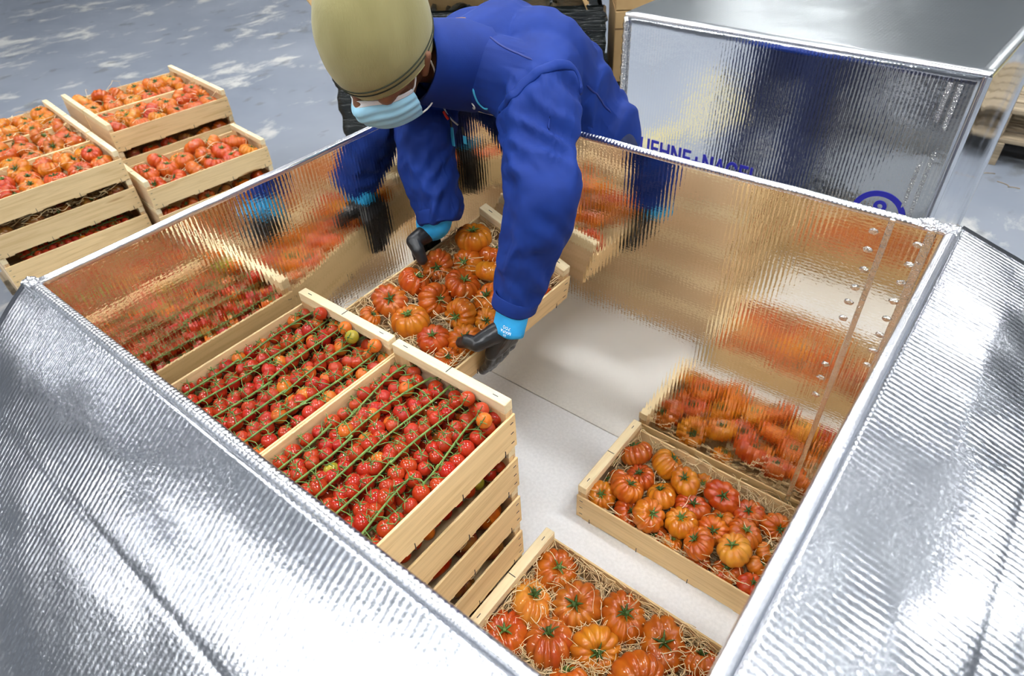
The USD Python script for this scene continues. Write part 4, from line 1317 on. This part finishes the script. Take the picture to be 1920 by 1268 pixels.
def cuff(wrist, elbow, to, r0, r1, parent, back):
    """blue knitted cuff and uncoated back of the glove"""
    d0 = (elbow - wrist) / np.linalg.norm(elbow - wrist)
    a = wrist + d0 * 0.05
    c = wrist * 0.28 + to * 0.72 + back
    pth = smoothpath([a, wrist + back * 0.25, c], 14)
    t = np.gradient(pth, axis=0)
    t /= np.linalg.norm(t, axis=1, keepdims=True)
    u1 = np.cross(t, LAT_ if False else np.array([0.3, 0.9, 0.2]))
    u1 /= np.linalg.norm(u1, axis=1, keepdims=True)
    u2 = np.cross(t, u1)
    ang = np.linspace(0, 2 * PI, 33)[:-1]
    R = np.linspace(r0, r1, 14)
    R[-1] *= 0.55
    P = pth[:, None] + R[:, None, None] * (np.cos(ang)[None, :, None] * u1[:, None] * 1.12 + np.sin(ang)[None, :, None] * u2[:, None] * 0.9)
    i, jx = np.meshgrid(np.arange(13), np.arange(32), indexing='ij')
    A_, B_, C_, D_ = i * 32 + jx, i * 32 + (jx + 1) % 32, (i + 1) * 32 + (jx + 1) % 32, (i + 1) * 32 + jx
    F = np.concatenate([np.stack([A_, C_, B_], -1).reshape(-1, 3), np.stack([A_, D_, C_], -1).reshape(-1, 3)])
    k = np.arange(1, 31)
    e = 13 * 32
    F = np.vstack([F, np.stack([np.full(30, e), e + k, e + k + 1], 1)])
    m = trimesh.Trimesh(P.reshape(-1, 3), F, process=False)
    trimesh.repair.fix_normals(m)
    return pp('cuff', m, glove_blue, parent, True, 'bright blue knitted cuff')


cuff(WRL, ELL, hg(np.mean(knl, 0)), 0.036, 0.036, gl, np.array([0.012, -0.008, 0.006]))
cuff(WRR, ELR, hg(np.mean(knr, 0)), 0.036, 0.034, gr, np.array([-0.012, -0.004, 0.008]))


# ---- jacket trim
PIPE_A = [(0.2198, 0.7931, 1.0321), (0.2308, 0.795, 1.0303), (0.2438, 0.7955, 1.024), (0.2604, 0.7963, 1.015)]
PIPE_B = [(0.2563, 0.7946, 0.9904), (0.2565, 0.7975, 0.9765), (0.2575, 0.8028, 0.9619), (0.2628, 0.8104, 0.9494), (0.2814, 0.8072, 0.9509)]
ARMHOLE = [(0.3209, 0.7954, 0.9536), (0.3385, 0.7956, 0.974), (0.3659, 0.7873, 1.0011), (0.3738, 0.808, 1.0164), (0.3854, 0.827, 1.0286), (0.3954, 0.8486, 1.0362), (0.4068, 0.8713, 1.0395), (0.4104, 0.9027, 1.0314), (0.4107, 0.9305, 1.0135), (0.4205, 0.9339, 0.993), (0.4342, 0.9176, 0.9748)]
YOKE = [(0.1787, 0.8563, 1.0934), (0.2036, 0.8574, 1.0912), (0.2325, 0.8635, 1.0783), (0.2827, 0.8516, 1.0661), (0.3232, 0.8506, 1.0563), (0.365, 0.8517, 1.0483)]
SIDE_SEAM = [(0.3832, 1.0197, 0.9515), (0.3844, 1.0747, 0.9054), (0.3916, 1.1241, 0.8601)]
_kd = cKDTree(jacket.vertices)
_jn = np.array(jacket.vertex_normals)


def on_jacket(pts, n, lift):
    p = smoothpath(pts, n)
    d, i = _kd.query(p, k=6)
    nn = _jn[i].mean(1)
    nn /= np.linalg.norm(nn, axis=1, keepdims=True)
    off = ((np.array(jacket.vertices)[i] - p[:, None]) * nn[:, None]).sum(-1).mean(1)
    return p + nn * (off + lift)[:, None], nn


def ribbon(pts, n, w, t, lift):
    p, nn = on_jacket(pts, n, lift)
    tg = np.gradient(p, axis=0)
    tg /= np.linalg.norm(tg, axis=1, keepdims=True)
    sd = np.cross(nn, tg)
    ang = np.arange(10) * 2 * PI / 10
    ww = np.full(n, w)
    ww[0] = ww[-1] = w * 0.3
    V = p[:, None] + (ww[:, None, None] * np.cos(ang)[None, :, None]) * sd[:, None] + (t * ww[:, None, None] / w * np.sin(ang)[None, :, None]) * nn[:, None]
    m = tube(p, 0.001, 10)
    m.vertices[:] = V.reshape(-1, 3)
    trimesh.repair.fix_normals(m)
    return m


pp('piping', ribbon(PIPE_A, 14, 0.0024, 0.0018, 0.0006), cyan_mat, jk, True, 'light blue chest piping')
pp('piping', ribbon(PIPE_B, 18, 0.0024, 0.0018, 0.0006), cyan_mat, jk, True, 'light blue chest piping')
pp('armhole_edge', ribbon(ARMHOLE, 48, 0.011, 0.0055, 0.0), jacket_mat, jk)
pp('yoke_seam', ribbon(YOKE, 30, 0.0024, 0.0014, 0.0002), jacket_edge, jk)
pp('side_seam', ribbon(SIDE_SEAM, 20, 0.0024, 0.0014, 0.0002), jacket_edge, jk)
pp('embroidery', cat([tube(smoothpath([(0.2375, 0.8085, 0.9530), (0.2400, 0.8095, 0.9480), (0.2415, 0.8115, 0.9420), (0.2375, 0.8130, 0.9390), (0.2350, 0.8125, 0.9420)], 12), 0.0016, 6)]), white_mat, jk, True, 'white embroidered letter')
zp = smoothpath([(0.1340, 0.8270, 0.9190), (0.1390, 0.8280, 0.9060), (0.1460, 0.8330, 0.8920), (0.1570, 0.8430, 0.8760)], 14)
pp('zip', tube(zp, 0.0020, 6), white_mat, jk, True, 'pale zip line')
pp('tab', tube([(0.1375, 0.8210, 0.9110), (0.1420, 0.8225, 0.9010), (0.1465, 0.8250, 0.8930)], 0.0034, 6), red_mat, jk, True, 'small red tab')
pt = pp('zip_pull', box((0.1432, 0.8275, 0.8300), (0.1548, 0.8300, 0.8750), 0.001), cyan_mat, jk, False, 'long light blue zip pull')
pp('slider', box((0.1465, 0.8270, 0.8745), (0.1515, 0.8310, 0.8900), 0.001), steel, jk, False)
pp('slider', box((0.1700, 0.8380, 0.8580), (0.1750, 0.8420, 0.8760), 0.001), steel, jk, False)
pp('zip_pull', box((0.1730, 0.8370, 0.8380), (0.1830, 0.8395, 0.8570), 0.001), cyan_mat, jk, False, 'short light blue zip pull')

# white print on the cuff of the hand nearer the camera
ck = stage.GetPrimAtPath(str(gl.GetPath()) + '/cuff')
cv = np.array(UsdGeom.Mesh(ck).GetPointsAttr().Get()) + PO
ckd = cKDTree(cv)
cdir = np.array([0.496, -0.579, 0.648])


def cuff_text(s, h, along, across, w):
    t = meshkit.text_mesh(s, h, 0.0006, True)
    t.apply_scale((w / (t.bounds[1, 0] - t.bounds[0, 0]), 1, 1))
    t.apply_translation((-t.bounds[:, 0].mean(), 0, 0))
    down = hg(np.mean(knl, 0)) - WRL
    down /= np.linalg.norm(down)
    right = np.cross(down, cdir)
    right /= np.linalg.norm(right)
    nrm = np.cross(right, down)
    # letters read from the fingers: their tops point to the fingertips
    base = WRL + down * along + right * across
    P0 = base + np.outer(t.vertices[:, 0], right) + np.outer(t.vertices[:, 1], down) if False else base - np.outer(t.vertices[:, 0], right) * -1 + np.outer(t.vertices[:, 1], down)
    side = (cv - WRL) @ nrm
    vis = side > -0.004
    kd = cKDTree(np.c_[(cv[vis] - base) @ right, (cv[vis] - base) @ down])
    d, i = kd.query(np.c_[(P0 - base) @ right, (P0 - base) @ down], k=4)
    wgt = 1 / (d + 1e-4)
    hgt = (side[vis][i] * wgt).sum(1) / wgt.sum(1)
    return P0 + np.outer(hgt - (P0 - WRL) @ nrm + 0.0004 + t.vertices[:, 2], nrm), t.faces


ms = []
for s, h, al, ac, w in (('10', 0.004, 0.052, 0.0, 0.006), ('MAPA', 0.006, 0.043, 0.0, 0.024), ('700', 0.006, 0.034, 0.0, 0.017)):
    V_, F_ = cuff_text(s, h, al, ac, w)
    ms.append(trimesh.Trimesh(V_, F_, process=False))
pp('print_line', cat(ms), print_white, gl, False, 'white printed characters')
